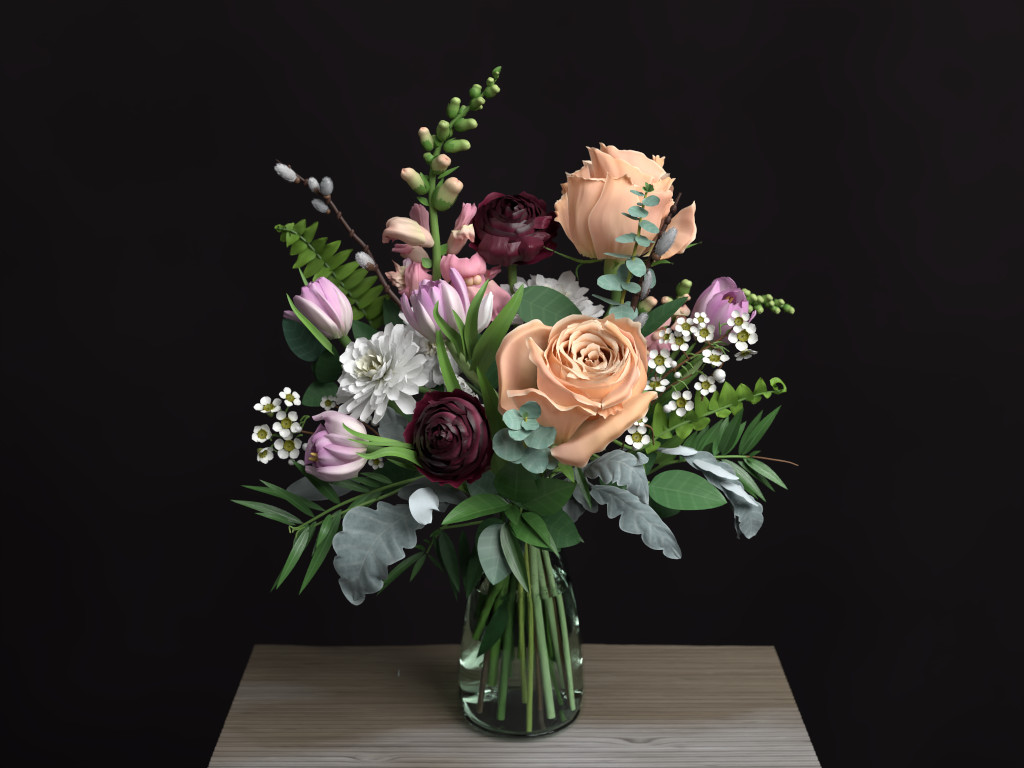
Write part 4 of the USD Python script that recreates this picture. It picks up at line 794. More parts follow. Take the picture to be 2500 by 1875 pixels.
t = tulip('pale lilac tulip tipped over at the lower left showing yellow stamens', P('D1', 1225, 715, 8.2), V(-.92, -.10, .38), .0400, (-.012, .002), [-.022, .012, .065],
          [P('D1', 1420, 760, 7.6), P('D1', 1750, 900, 8), P('D1', 2000, 1030, 7.5), np.array([-.03, -.05, .185])], roll=-60, n=8, seed=560, wide=.95, fill=.74, hand=('D1', [
    ([[(1100, 600, 7.40), (1100, 700, 7.40), (1100, 800, 7.40)], [(850, 520, 7.40), (760, 680, 7.40), (740, 850, 7.80)], [(820, 490, 7.40), (700, 700, 7.80), (683, 870, 8.00)]], 'lilac_petal'),
    ([[(1150, 470, 7.80), (1150, 510, 8.10), (1140, 550, 8.20)], [(920, 388, 7.40), (930, 420, 8.00), (930, 450, 8.10)], [(748, 440, 7.20), (755, 455, 7.40), (775, 472, 7.50)]], 'lilac_pale'),
    ([[(1150, 880, 8.20), (1160, 930, 8.40), (1150, 970, 8.20)], [(850, 890, 8.50), (850, 960, 9.00), (880, 1015, 8.80)], [(684, 880, 8.20), (688, 915, 8.40), (705, 945, 8.40)]], 'lilac_pale'),
    ([[(1230, 670, 9.20), (1240, 700, 9.40), (1235, 722, 9.40)], [(1100, 590, 9.60), (1110, 660, 10.20), (1120, 780, 9.80)], [(950, 555, 9.30), (950, 620, 10.00), (960, 760, 9.70)], [(840, 585, 8.90), (830, 610, 9.20), (840, 640, 9.20)]], 'lilac_pale'),
    ([[(1238, 712, 9.40), (1234, 740, 9.50), (1222, 755, 9.40)], [(1120, 710, 10.10), (1110, 770, 10.50), (1090, 880, 9.70)], [(960, 688, 10.00), (940, 740, 10.50), (930, 830, 9.70)], [(785, 660, 9.40), (788, 690, 9.50), (825, 728, 9.50)]], 'lilac_petal'),
    ([[(1250, 650, 8.40), (1252, 690, 9.00), (1232, 722, 9.20)], [(1200, 500, 8.30), (1165, 560, 9.80), (1120, 690, 9.90)], [(1060, 412, 8.10), (1020, 480, 9.70), (985, 650, 9.80)], [(930, 403, 8.00), (910, 450, 9.10), (920, 600, 9.40)], [(840, 428, 8.00), (848, 450, 8.40), (870, 520, 8.80)]], 'lilac_pale'),
    ([[(1235, 760, 9.20), (1242, 790, 9.00), (1242, 800, 8.80)], [(1200, 805, 10.00), (1190, 880, 10.30), (1150, 955, 9.20)], [(1020, 868, 10.40), (1030, 940, 10.70), (1020, 1015, 9.40)], [(880, 886, 10.20), (880, 940, 10.50), (900, 1018, 9.50)], [(783, 898, 9.80), (788, 925, 9.80), (820, 968, 9.40)]], 'lilac_pale')]), anthers=[((920, 795, 9.20), (728, 772, 9.40), 22), ((1010, 858, 9.40), (783, 838, 9.70), 27), ((820, 812, 9.00), (712, 815, 9.10), 20)])
for pts, w, tw in (([(1700, 720, 8.5), (1330, 650, 9.4), (1130, 590, 10.4), (1035, 520, 10.8), (1020, 480, 10.8)], 85, .3), ([(1800, 740, 8.5), (1520, 690, 9.6), (1250, 675, 10.6), (1045, 630, 11)], 62, .2),
                   ([(2180, 1130, 7.5), (1900, 960, 9), (1640, 800, 10), (1430, 750, 10.8), (1250, 795, 11), (1130, 752, 11)], 150, .4), ([(2050, 1080, 7), (1800, 950, 8), (1560, 880, 9), (1410, 810, 9.3)], 110, -.3)):
    p = [P('D1', *q) for q in pts]
    t.part('leaf', leaf(p, w * PX('D1', p[0]), V(0, .6, .8), blade, 26, 9, fold=.5, twist=tw), 'tulip_leaf')

t = tulip('lilac tulip at the right with yellow stamens among tiny white blossoms', P('C5', 1175, 830, 1.0), V(.26, .66, .70), .0420, (.012, -.004), [.0300, -.008, .010],
          [P('C5', 1060, 1000, .5), P('C5', 700, 1400, 0), np.array([.03, .0, .20])], roll=-128, n=8, seed=590, wide=1.0, hand=('C5', [
    ([[(1150, 650, -.2), (1250, 650, -.3), (1400, 650, -.2)], [(1140, 360, .0), (1280, 360, -.6), (1400, 400, -.2)], [(1180, 262, .1), (1290, 238, -.3), (1400, 330, 0)], [(1210, 238, .1), (1290, 222, 0), (1340, 238, 0)]], 'lilac_petal'),
    ([[(1300, 650, -.4), (1400, 650, -.2), (1450, 620, 0)], [(1330, 420, -.3), (1420, 430, .1), (1475, 480, .5)], [(1390, 360, -.1), (1425, 332, .1), (1478, 405, .4)]], 'lilac_petal'),
    ([[(1240, 560, .2), (1270, 560, .3), (1300, 560, .1)], [(1240, 440, .3), (1275, 440, .5), (1310, 440, .2)], [(1240, 370, .3), (1280, 352, .3), (1322, 356, .2)]], 'lilac_petal'),
    ([[(1280, 860, .8), (1300, 850, .9), (1330, 830, .6)], [(1480, 720, 1), (1510, 690, 1.2), (1540, 660, .8)], [(1540, 620, .9), (1575, 590, 1.0), (1600, 590, .8)], [(1560, 572, .8), (1580, 555, .8), (1598, 556, .7)]], 'lilac_petal'),
    ([[(1280, 850, 1), (1300, 850, 1.1), (1330, 840, .9)], [(1400, 640, 1.3), (1445, 640, 1.3), (1485, 620, .7)], [(1435, 450, 1), (1460, 440, 1), (1485, 480, .7)]], 'lilac_petal'),
    ([[(1000, 850, 1.2), (1070, 862, 1.8), (1130, 840, 2)], [(933, 680, 1), (1060, 690, 2.4), (1185, 690, 2.4)], [(983, 500, .9), (1110, 490, 2.4), (1240, 520, 2.2)], [(1080, 370, .8), (1160, 365, 1.7), (1242, 390, 1.7)], [(1175, 290, .8), (1208, 272, 1), (1232, 300, 1.1)]], 'lilac_petal'),
    ([[(1080, 862, 2), (1160, 885, 2.2), (1240, 862, 1.8)], [(1135, 720, 2.3), (1240, 735, 2.9), (1355, 720, 2.0)], [(1222, 590, 2.2), (1320, 595, 2.6), (1425, 600, 1.8)], [(1330, 528, 1.9), (1420, 478, 1.9), (1457, 488, 1.7)]], 'lilac_pale')]),
    anthers=[((1250, 540, 1.2), (1262, 462, 1.5), 18), ((1262, 510, 1.2), (1330, 405, 1.5), 17), ((1305, 510, 1.2), (1366, 418, 1.5), 17), ((1255, 575, 1.6), (1302, 485, 1.8), 17), ((1285, 500, 1.0), (1350, 402, 1.2), 15)], smat='stem_pale', sr=.0017)
for pts, w, tw in (([(560, 1500, 0), (850, 1200, 2.4), (1050, 1020, 2.8), (1150, 925, 2.6)], 120, .3), ([(450, 1650, 1), (700, 1430, 3), (900, 1270, 3.4), (1060, 1130, 3)], 110, -.3), ([(640, 1420, 0), (830, 1100, 1.5), (960, 930, 1.5), (1010, 860, 1.2)], 90, .2)):
    p = [P('C5', *q) for q in pts]
    t.part('leaf', leaf(p, w * PX('C5', p[0]), V(-.3, .5, .8), blade, 22, 7, fold=.45, twist=tw), 'tulip_leaf')

# white chrysanthemums and a grape hyacinth
chrysanthemum('white chrysanthemum in front at the left with greenish cream centre', P('C6', 1225, 1270, 6.8), V(-.52, .40, .75), .0275, (-.006, -.004), [-.006, .0, .03], [np.array([-.03, -.04, .22])], seed=1)
chrysanthemum('white chrysanthemum half hidden under the middle tulip', P('F', 945, 742, 2.5), V(.15, .10, .95), .0225, (-.004, .0), [.010, .006, .02], [np.array([-.02, 0, .22])], seed=2, droop=.2)
chrysanthemum('white chrysanthemum at the back below the tall rose, behind a dark leaf', P('F', 1185, 672, 1.0), V(.12, .60, .45), .0285, (.004, .010), [-.016, .014, .02], [np.array([.0, .02, .24])], seed=3)

def hyacinth():
    base, tip = P('F', 1005, 890, 6.0), P('F', 978, 822, 6.2)
    end = [.002, .012, .03]
    t = Thing('grape_hyacinth', 'small white grape hyacinth peeking above the front burgundy flower', 'flower', end)
    t.part('stem', tube([tip, base, [-.02, -.02, .21]] + vase_path((-.003, .008), end), [.0012, .0016, .0016], 30, 6), 'stem_green')
    ax = nrm(tip - base); L = np.linalg.norm(tip - base); fr = frame(base, ax)
    for i in range(34):
        q = i / 33; a = i * 2.39996; rr = .0085 * (1 - .75 * q)
        C = fr([rr * math.cos(a), rr * math.sin(a), L * q])
        d = fr([math.cos(a), math.sin(a), -.45 + 1.1 * q]) - base
        t.part('bell', lathe([(.0, -.0026), (.0016, -.0022), (.0024, 0), (.0019, .0018), (.0024, .0028), (.0016, .0022)], frame(C, d), 8, 9), 'wax_petal')
hyacinth()

# snapdragons
def bud(t, B, E, w, mat, sepals=3, bend=.22, parent=None):
    w = w * .88
    ax = E - B; L = np.linalg.norm(ax); ax = ax / L
    fr = frame(B, ax)
    pr = [(.0, 0), (.22, .03), (.42, .20), (.50, .34), (.46, .54), (.425, .68), (.44, .79), (.37, .91), (.20, .98), (0, 1.0)]
    v, f, uv = lathe([(r * w, z * L) for r, z in pr], fr, 22, 14)
    z = np.clip(((v - B) @ ax) / L, 0, 1)
    v = v + np.outer(z**2 * bend * L, nrm(-UP * .6 + TO * .5))
    th = uv[:, 0] * 2 * np.pi
    v = v + ax * (.03 * L * np.cos(3 * th) * z**3)[:, None]
    k = t.part('bud', (v, f, uv), mat, parent)
    for s in range(sepals):
        a = -90 + 360 / max(sepals, 1) * s + rnd.uniform(-20, 20)
        t.part('sepal', petal(fr, a, [(.0003, -.0005), (w * .38, L * .06), (w * .53, L * .22), (w * .56, L * .38), (w * .52, L * .56)], w * .52, k=.75, kp=2.0, nv=9, nu=9, seed=s), 'calyx_green', k)
    return k

def floret(t, C, axis, up, S, L, mat='pink_petal', mouth=True, lip=1.0, tubemat='salmon_petal', half=False):
    fr = frame(C, axis, up)
    loc = lambda g: fr(np.asarray(g) * S)
    k = t.part('floret', lathe([(.06, -L), (.17, -L * .98), (.25, -L * .6), (.32, -L * .25), (.40, 0)], loc, 14, 16), tubemat)
    u = np.linspace(-1, 1, 17)[None]; v = np.linspace(0, 1, 12)[:, None]
    for sx in (-1, 1):                                                # upper lip: two upright lobes
        uu = u; wv = (.18 + .30 * np.sin(np.pi * np.clip(v * .8 + .12, 0, 1)) ** .7) * (1 - .1 * v)
        x = sx * .20 + uu * wv * .95 + sx * .10 * v
        fz = meshkit.noise(np.stack([uu * 2.2 + sx * 3 + 0 * v, v * 2 + 0 * uu, 0 * uu * v + S * 999], -1), 3) - .5
        y = .30 + .85 * lip * v * (1 - .16 * uu**2) + .18 * fz * v**3
        z = .02 + .16 * np.sin(v * 2.2) - .25 * v**2 - .10 * uu**2 + .22 * fz * v**2 + .02 * sx
        t.part('upper_lip', sheet(loc(np.stack([x, y, z], -1))), mat, k)
    if mouth:
        g = ellipsoid([0, 0, 0], [1, 0, 0], 1, 1, 12, 14)
        p = g[0] * np.array([.40, .22, .24]); p[:, 1] -= .10; p[:, 2] += .12
        p[:, 2] += .10 * np.exp(-((np.abs(p[:, 0]) - .17) / .12) ** 2) - .05
        t.part('palate', (loc(p), g[1], g[2]), 'palate', k)
    u = np.linspace(-1, 1, 31)[None]; v = np.linspace(0, 1, 14)[:, None]
    lobe = .80 + .24 * np.abs(np.cos(u * math.pi * 1.5)) ** .6
    x = u * (.36 + .50 * v * lobe)
    y = -.14 - (.18 + .62 * lobe * (1 - .35 * u**2)) * v * lip
    z = .20 + .16 * np.sin(v * 2.6) - .30 * v**2 - .30 * u**2 * (1 - .4 * v) + .10 * (meshkit.noise(np.stack([u * 4 + 0 * v, v * 2 + 0 * u, 0 * u * v + S * 777], -1), 5) - .5) * v
    t.part('lower_lip', sheet(loc(np.stack([x, y, z], -1))), mat, k)
    for a in (-90, 30, 150):
        t.part('sepal', petal(fr, a, [(.02 * S, -L * S * 1.02), (.22 * S, -L * S * .96), (.29 * S, -L * S * .72), (.33 * S, -L * S * .5)], .22 * S, k=.55, nv=7, nu=7), 'calyx_green', k)
    return k

end = [-.0265, -.006, .058]
t = Thing('snapdragon', 'tall snapdragon with green buds at its tip and pink florets below', 'snapdragon', end)
t.part('stem', tube([P('C2', 1745, 300, 1.2), P('C2', 1600, 500, 1.2), P('C2', 1330, 760, 1.2), P('C2', 1120, 960, 1.1), P('C2', 960, 1230, 1), P('C1', 1500, 250, 1), P('C1', 1490, 420, 1), P('C1', 1510, 700, 1), P('C1', 1535, 1000, 1), P('F', 945, 700, .8), P('F', 985, 900, .4), [-.004, -.006, .20]] + vase_path((.003, -.010), end),
                    [.0008, .0012, .0016, .0020, .0022, .0026, .0028, .0028, .0028, .0026, .0025, .0024, .0024], 110, 10), 'stem_green')
d0 = 1.2
for b, e, w, m, ns, dd in [((1640, 450), (1650, 320), 120, 'bud_green', 3, 1.6), ((1590, 570), (1745, 430), 165, 'bud_green', 4, 1.7), ((1410, 600), (1480, 400), 165, 'bud_green', 4, 1.0), ((1390, 720), (1545, 590), 150, 'bud_green', 3, 2.0),
                           ((1370, 740), (1530, 690), 120, 'bud_green', 2, 1.2), ((1110, 870), (1190, 560), 175, 'bud_green', 4, 1.4), ((1170, 1000), (1455, 900), 185, 'bud_green', 3, 1.7), ((1000, 1160), (1020, 880), 200, 'bud_green', 3, 2.0),
                           ((1020, 1290), (1360, 1180), 200, 'bud_green', 3, 1.4), ((1500, 650), (1450, 545), 115, 'bud_green', 3, .8), ((1250, 850), (1300, 690), 120, 'bud_green', 3, .7), ((940, 1250), (880, 1090), 150, 'bud_green', 3, .7), ((860, 1480), (770, 1330), 150, 'bud_green', 3, .8), ((1060, 1120), (1130, 990), 120, 'bud_green', 3, .6), ((830, 1310), (720, 960), 195, 'bud_pink', 3, 1.2), ((900, 1580), (1050, 1370), 250, 'bud_pink', 3, 2.2)]:
    bud(t, P('C2', *b, d0), P('C2', *e, dd), w * PX('C2', P('C2', *b, d0)), m, ns)
t.part('sepal', leaf([P('C2', 1700, 340, 1.3), P('C2', 1730, 270, 1.6), P('C2', 1790, 175, 1.5)], 105 * PX('C2', P('C2', 1700, 330, 1.2)), V(-.3, .2, 1), ovate(.9, .7), 10, 7, cup=.6), 'calyx_green')
bud(t, P('C2', 1715, 350, 1.3), P('C2', 1742, 235, 1.6), 75 * PX('C2', P('C2', 1700, 330, 1.2)), 'bud_green', 0)
for b, e, w, m in [((1440, 440), (1235, 190), 165, 'bud_pink'), ((1540, 580), (1725, 280), 215, 'bud_pink')]:
    bud(t, P('C1', *b, 1), P('C1', *e, 1.8), w * PX('C1', P('C1', *b, 1)), m, 4)
for b, e, w in (((1480, 320), (1400, 290), 40), ((1540, 320), (1740, 205), 45), ((1480, 560), (1350, 480), 70), ((1520, 480), (1600, 300), 50), ((1560, 1010), (1630, 900), 90), ((1480, 1120), (1400, 1030), 100)):
    t.part('bract', leaf([P('C1', *b, 1), P('C1', *e, .8)], w * PX('C1', P('C1', *b, 1)), V(0, .5, .8), lance, 10, 5, fold=.3), 'calyx_green')
def lobe(tube_, name, cc, rows, mat='pink_petal', fr_=.0012, seed=0, rough=.0007):
    t.part(name, patch(cc, rows, 26, 35, fr_ * 2.0, seed, rough=rough * 1.9), mat, tube_)
def throat(cc, pts, r, mat='salmon_petal'):
    p = [P(cc, *q) for q in pts]
    return t.part('floret', tube(p, [x * PX(cc, p[0]) for x in r], 16, 14), mat)
# hooded pale floret on the left
f = throat('C3', [(670, 770, 1.2), (600, 720, 1.5), (500, 660, 1.8), (330, 610, 1.9)], [40, 95, 105, 95])
lobe(f, 'upper_lip', 'C3', [[(560, 800, 1.8), (600, 720, 2.6), (560, 600, 2.2), (500, 545, 1.4)], [(430, 790, 2.2), (440, 680, 3.2), (420, 580, 2.9), (400, 500, 1.6)], [(300, 735, 2.4), (300, 640, 3.4), (290, 550, 3.1), (290, 482, 1.8)], [(190, 690, 2.2), (180, 630, 3.0), (190, 570, 2.8), (220, 505, 1.8)], [(230, 735, 2.0), (165, 690, 2.4), (155, 640, 2.3), (175, 560, 1.8)]], 'salmon_petal', .0016, 3)
lobe(f, 'lower_lip', 'C3', [[(320, 700, 1.4), (280, 690, 1.5), (230, 680, 1.5)], [(290, 730, 1.7), (250, 740, 1.8), (215, 715, 1.8)]], 'pink_petal', .0010, 4)
# floret facing away behind it
f = throat('C3', [(640, 1010, -.2), (570, 930, -.3), (480, 860, -.4), (400, 800, -.5)], [40, 80, 105, 110])
lobe(f, 'upper_lip', 'C3', [[(560, 700, -.6), (610, 690, -.4), (650, 690, -.5)], [(470, 540, -.8), (560, 540, -.3), (640, 560, -.6)], [(430, 440, -.9), (540, 400, -.5), (635, 420, -.8)], [(445, 370, -1), (520, 345, -.8), (600, 370, -.9)]], 'pink_petal', .0014, 5)
lobe(f, 'lower_lip', 'C3', [[(520, 880, -.1), (480, 800, .1), (440, 760, 0)], [(400, 880, .1), (380, 820, .3), (360, 770, .2)], [(290, 850, 0), (260, 815, .1), (320, 765, .1)]], 'pink_petal', .0014, 6)
# side-on floret on the right
f = throat('C3', [(860, 900, .2), (900, 810, .5), (960, 700, .8), (1010, 620, 1.0)], [40, 80, 95, 85])
lobe(f, 'upper_lip', 'C3', [[(890, 660, .8), (940, 640, 1.4), (1000, 640, 1.2)], [(920, 560, .9), (1000, 540, 1.6), (1090, 520, 1.3)], [(960, 460, .9), (1050, 430, 1.4), (1130, 450, 1.2)], [(1020, 390, .8), (1080, 345, 1.0), (1150, 360, 1.0)]], 'pink_petal', .0016, 7)
lobe(f, 'lower_lip', 'C3', [[(900, 630, 1.4), (980, 600, 1.8), (1110, 540, 1.5)], [(910, 690, 1.6), (1000, 650, 2.1), (1125, 640, 1.8)], [(990, 755, 1.6), (1040, 700, 2.0), (1135, 755, 1.7)]], 'salmon_petal', .0014, 8)
# large floret facing the viewer
f = throat('C3', [(900, 1320, .2), (980, 1250, .8), (1040, 1180, 1.4), (1080, 1150, 2.0)], [50, 120, 170, 170], 'pink_petal')
lobe(f, 'upper_lip', 'C3', [[(830, 1165, 1.4), (920, 1150, 2.2), (1030, 1120, 2.5), (1130, 1105, 2.2), (1200, 1090, 1.4)], [(795, 1130, 2.3), (900, 1120, 3.1), (1030, 1095, 3.5), (1140, 1080, 3.2), (1230, 1070, 2.3)], [(765, 1020, 2.2), (880, 1000, 3.1), (1030, 1000, 3.4), (1150, 1000, 3.1), (1240, 1000, 2.3)], [(800, 905, 1.6), (890, 868, 2.0), (1040, 918, 2.3), (1130, 880, 2.0), (1180, 838, 1.5)]], 'pink_petal', .0012, 9)
pe = [P('C3', 1075, 1160, 2.75), P('C3', 1148, 1152, 2.75)]
for q in pe:
    t.part('palate', ellipsoid(q, V(.1, .3, 1), 66 * PX('C3', q), 58 * PX('C3', q), 10, 14), 'palate', f)
lobe(f, 'lower_lip', 'C3', [[(1000, 1215, 2.3), (1100, 1225, 3), (1220, 1210, 2.8), (1290, 1170, 2.2)], [(980, 1330, 2.5), (1120, 1330, 3.2), (1280, 1310, 3), (1400, 1250, 2)], [(1000, 1480, 2.2), (1150, 1500, 2.8), (1350, 1450, 2.6), (1510, 1350, 1.6)], [(1020, 1560, 1.8), (1200, 1600, 2.3), (1440, 1580, 2.2), (1600, 1480, 1.2)]], 'pink_petal', .0042, 10, .0018)
lobe(f, 'side_lip', 'C3', [[(1200, 1180, 1.2), (1230, 1120, 1.6), (1220, 1050, 1.2)], [(1300, 1150, 1.3), (1310, 1090, 1.8), (1290, 1050, 1.3)], [(1400, 1060, 1.2), (1410, 1020, 1.4), (1405, 985, 1.2)]], 'pink_petal', .0008, 11)
# floret on the left, half behind the tulip
f = throat('C3', [(640, 1400, -.2), (560, 1330, .1), (460, 1250, .3), (400, 1200, .4)], [50, 90, 110, 120], 'pink_petal')
lobe(f, 'upper_lip', 'C3', [[(420, 1290, .8), (520, 1310, 1.3), (660, 1260, 1.0)], [(385, 1110, .9), (520, 1120, 1.6), (690, 1120, .9)], [(400, 1030, .6), (530, 990, 1.0), (620, 1070, .8)], [(440, 980, .4), (545, 968, .6), (660, 1060, .5)]], 'pink_petal', .0016, 12)
lobe(f, 'lower_lip', 'C3', [[(400, 1270, .4), (400, 1140, .6), (400, 1000, .4)], [(310, 1260, .5), (290, 1130, .9), (330, 1000, .6)], [(240, 1250, .3), (215, 1120, .5), (300, 960, .3)]], 'salmon_petal', .0030, 13, .0016)
lobe(f, 'side_lip', 'C3', [[(380, 1060, .2), (420, 1040, .3), (450, 1060, .2)], [(370, 980, .2), (420, 970, .3), (460, 990, .2)], [(385, 945, .1), (420, 930, .1), (450, 950, .1)]], 'lilac_pale', .0008, 14)

end = [.012, .018, .06]
t = Thing('snapdragon', 'snapdragon leaning right with green bud spike behind the right tulip', 'snapdragon', end)
t.part('stem', tube([P('C5', 1930, 545, -2.6), P('C5', 1800, 500, -2.6), P('C5', 1600, 460, -2.6), P('C5', 1350, 480, -2.6), P('C5', 1000, 700, -2.2), P('C5', 600, 1200, -1), [.02, .012, .20]] + vase_path((.008, .010), end), [.0010, .0014, .0018, .0020, .0020, .0016, .0014], 60, 9), 'stem_green')
for b, e, w in [((1860, 525), (1960, 550), 90), ((1760, 500), (1860, 450), 85), ((1740, 520), (1815, 555), 85), ((1640, 470), (1740, 400), 95), ((1590, 500), (1640, 560), 95), ((1560, 480), (1650, 420), 110), ((1480, 500), (1540, 545), 100), ((1430, 480), (1500, 330), 130), ((1480, 470), (1590, 400), 110), ((1680, 490), (1760, 470), 90), ((1180, 350), (1200, 240), 80)]:
    bud(t, P('C5', *b, -2.6), P('C5', *e, -2.2), w * PX('C5', P('C5', *b, -2)), 'bud_green', 3)
end = [.004, .020, .06]
t = Thing('snapdragon', 'snapdragon with a few pink florets between the willow catkins and white blossoms', 'snapdragon', end)
t.part('stem', tube([P('C5', 900, 330, -1.5), P('C5', 800, 520, -1.5), P('C5', 620, 850, -1), P('C5', 450, 1200, -.5), [.012, .014, .20]] + vase_path((.004, .012), end), [.0012, .002, .002, .0016, .0014], 50, 9), 'stem_green')
for b, e, w, m in [((850, 420), (920, 230), 140, 'bud_green'), ((760, 500), (680, 420), 110, 'bud_pink'), ((820, 470), (930, 390), 110, 'bud_pink'), ((440, 590), (590, 400), 150, 'bud_pink'), ((760, 640), (880, 520), 120, 'bud_pink')]:
    bud(t, P('C5', *b, -1.4), P('C5', *e, -1), w * PX('C5', P('C5', *b, -1)), m, 3)
k = PX('C5', P('C5', 600, 800, 0))
floret(t, P('C5', 640, 800, .6), V(-.25, .35, .9), V(-.3, .9, 0), 240 * k, .9, 'pink_petal', lip=.9)
floret(t, P('C5', 490, 960, 1.0), V(-.2, .1, .95), V(.1, .95, 0), 170 * k, .8, 'pink_petal')
floret(t, P('C5', 860, 640, -.5), V(.3, .3, .9), V(.1, .95, 0), 140 * k, .8, 'salmon_petal', mouth=False)

# willow twigs with catkins
willow('dark twig with white pussy willow catkins reaching to the upper left', 'C1', [(85, 145, 1), (200, 230, 1.1), (360, 355, 1.2), (560, 510, 1.3), (655, 650, 1.4), (770, 810, 1.4), (900, 950, 1.5), (985, 1120, 1.6), (1090, 1310, 1.8), (1220, 1470, 2), (1420, 1800, 2)],
       [.0003, .0009, .0012, .0014, .0015, .0016, .0017, .0018, .0019, .0018, .0018, .0018],
       [('C1', (270, 330), (95, 205), 120, 1.2, True, 0), ('C1', (460, 440), (405, 325), 90, 1.4, True, 1), ('C1', (545, 470), (545, 320), 120, 1.8, False, 0), ('C1', (550, 610), (430, 520), 95, 1.2, False, 0), ('C1', (965, 1130), (825, 1000), 135, 1.9, True, 1)],
       (-.008, .006), [-.0245, -.012, .010], None, [np.array([-.03, .0, .21])])
willow('dark twig with furry grey catkins standing in front of the tall rose', 'C4', [(1580, 660, 4.6), (1500, 830, 4.9), (1440, 950, 5.0), (1370, 1110, 5.2), (1290, 1310, 5.4), (1200, 1490, 5.5), (480, 250, 5.5, 'C5'), (430, 370, 5.5, 'C5'), (375, 540, 5.5, 'C5'), (310, 720, 5.4, 'C5'), (250, 900, 4.5, 'C5')],
       [.0007, .0014, .0017, .0019, .0020, .0021, .0021, .0020, .002, .002, .002],
       [('C4', (1325, 1330), (1520, 1040), 175, 5.8, False, 0), ('C5', (470, 440), (545, 170), 120, 5.4, False, 2), ('C5', (330, 800), (515, 590), 120, 5.8, False, 2)],
       (.004, .004), [.010, .006, .006], None, [np.array([.01, -.02, .21])])

# eucalyptus
end = [.0045, -.028, .006]
t = Thing('eucalyptus_sprig', 'upright eucalyptus sprig with small round leaves in front of the tall rose', 'eucalyptus', end)
t.part('stem', tube([P('C4', 1240, 580, 5.6), P('C4', 1205, 690, 5.7), P('C4', 1180, 810, 5.8), P('C4', 1150, 950, 5.9), P('C4', 1130, 1110, 6), P('C4', 1085, 1300, 6), P('C4', 1030, 1560, 6), P('C5', 280, 430, 5.8), P('C5', 272, 495, 5.8), P('C5', 235, 650, 5), [.012, -.03, .215]] + vase_path((.002, -.012), end),
                    [.0006, .0008, .0009, .001, .0011, .0012, .0012, .0013, .0013, .0014, .0016, .0018], 90, 7), 'stem_yellow')
for cc, b, e, w, nn, dt in [('C4', (1195, 685), (1050, 645), 95, (-.1, .75, .6), 6.2), ('C4', (1200, 715), (1330, 780), 140, (.15, .2, 1), 6.8), ('C4', (1180, 800), (1128, 765), 60, (0, .6, .6), 5.2), ('C4', (1190, 825), (1060, 900), 165, (-.1, .45, .9), 7.0),
                            ('C4', (1160, 950), (960, 880), 85, (-.1, .85, .5), 5.9), ('C4', (1140, 955), (1330, 1075), 120, (.2, .6, .8), 6.6), ('C4', (1140, 1120), (905, 1170), 135, (-.1, .75, .65), 6.6), ('C4', (1130, 1130), (1300, 1185), 75, (.1, .9, .45), 5.8), ('C4', (1130, 1120), (1055, 1085), 50, (0, .9, .4), 5.0), ('C4', (1150, 1110), (1200, 1230), 120, (.2, .7, .7), 7.2),
                            ('C4', (1080, 1345), (780, 1305), 115, (-.1, .9, .45), 6.3), ('C4', (1060, 1340), (1150, 1540), 165, (.25, .3, .9), 7.0), ('C4', (1060, 1345), (1130, 1320), 60, (0, .9, .3), 6.4),
                            ('C5', (340, 270), (55, 290), 190, (-.05, .65, .75), 6.6), ('C5', (330, 270), (405, 380), 150, (.2, .55, .8), 7.0), ('C5', (270, 495), (0, 410), 95, (-.1, .85, .5), 6.4), ('C5', (268, 490), (275, 705), 200, (0, .35, .95), 7.0), ('C5', (285, 495), (415, 610), 130, (.2, .3, .9), 5.6), ('C5', (500, 170), (590, 300), 130, (.1, .2, 1), 4.8), ('C4', (980, 1600), (1000, 1420), 150, (-.3, .2, 1), 5.6)]:
    B, E = P(cc, *b, 5.9), P(cc, *e, dt)
    L = np.linalg.norm(E - B)
    t.part('leaf', leaf([B, (B + E) / 2 - V(*nn) * L * .05, B + (E - B) * 1.08], 1.25 * w * PX(cc, B), V(*nn), roundish, 16, 9, cup=.12, wav=.12, seed=int(b[0])), 'eucalyptus_leaf')
for e in ((1200, 545), (1245, 560), (1290, 580), (1165, 610), (1300, 630)):
    B = P('C4', 1235, 640, 5.7)
    t.part('leaf', leaf([B, P('C4', *e, 6.1)], 60 * PX('C4', B), V(.2, .3, 1), roundish, 10, 5, cup=.3), 'eucalyptus_tip')

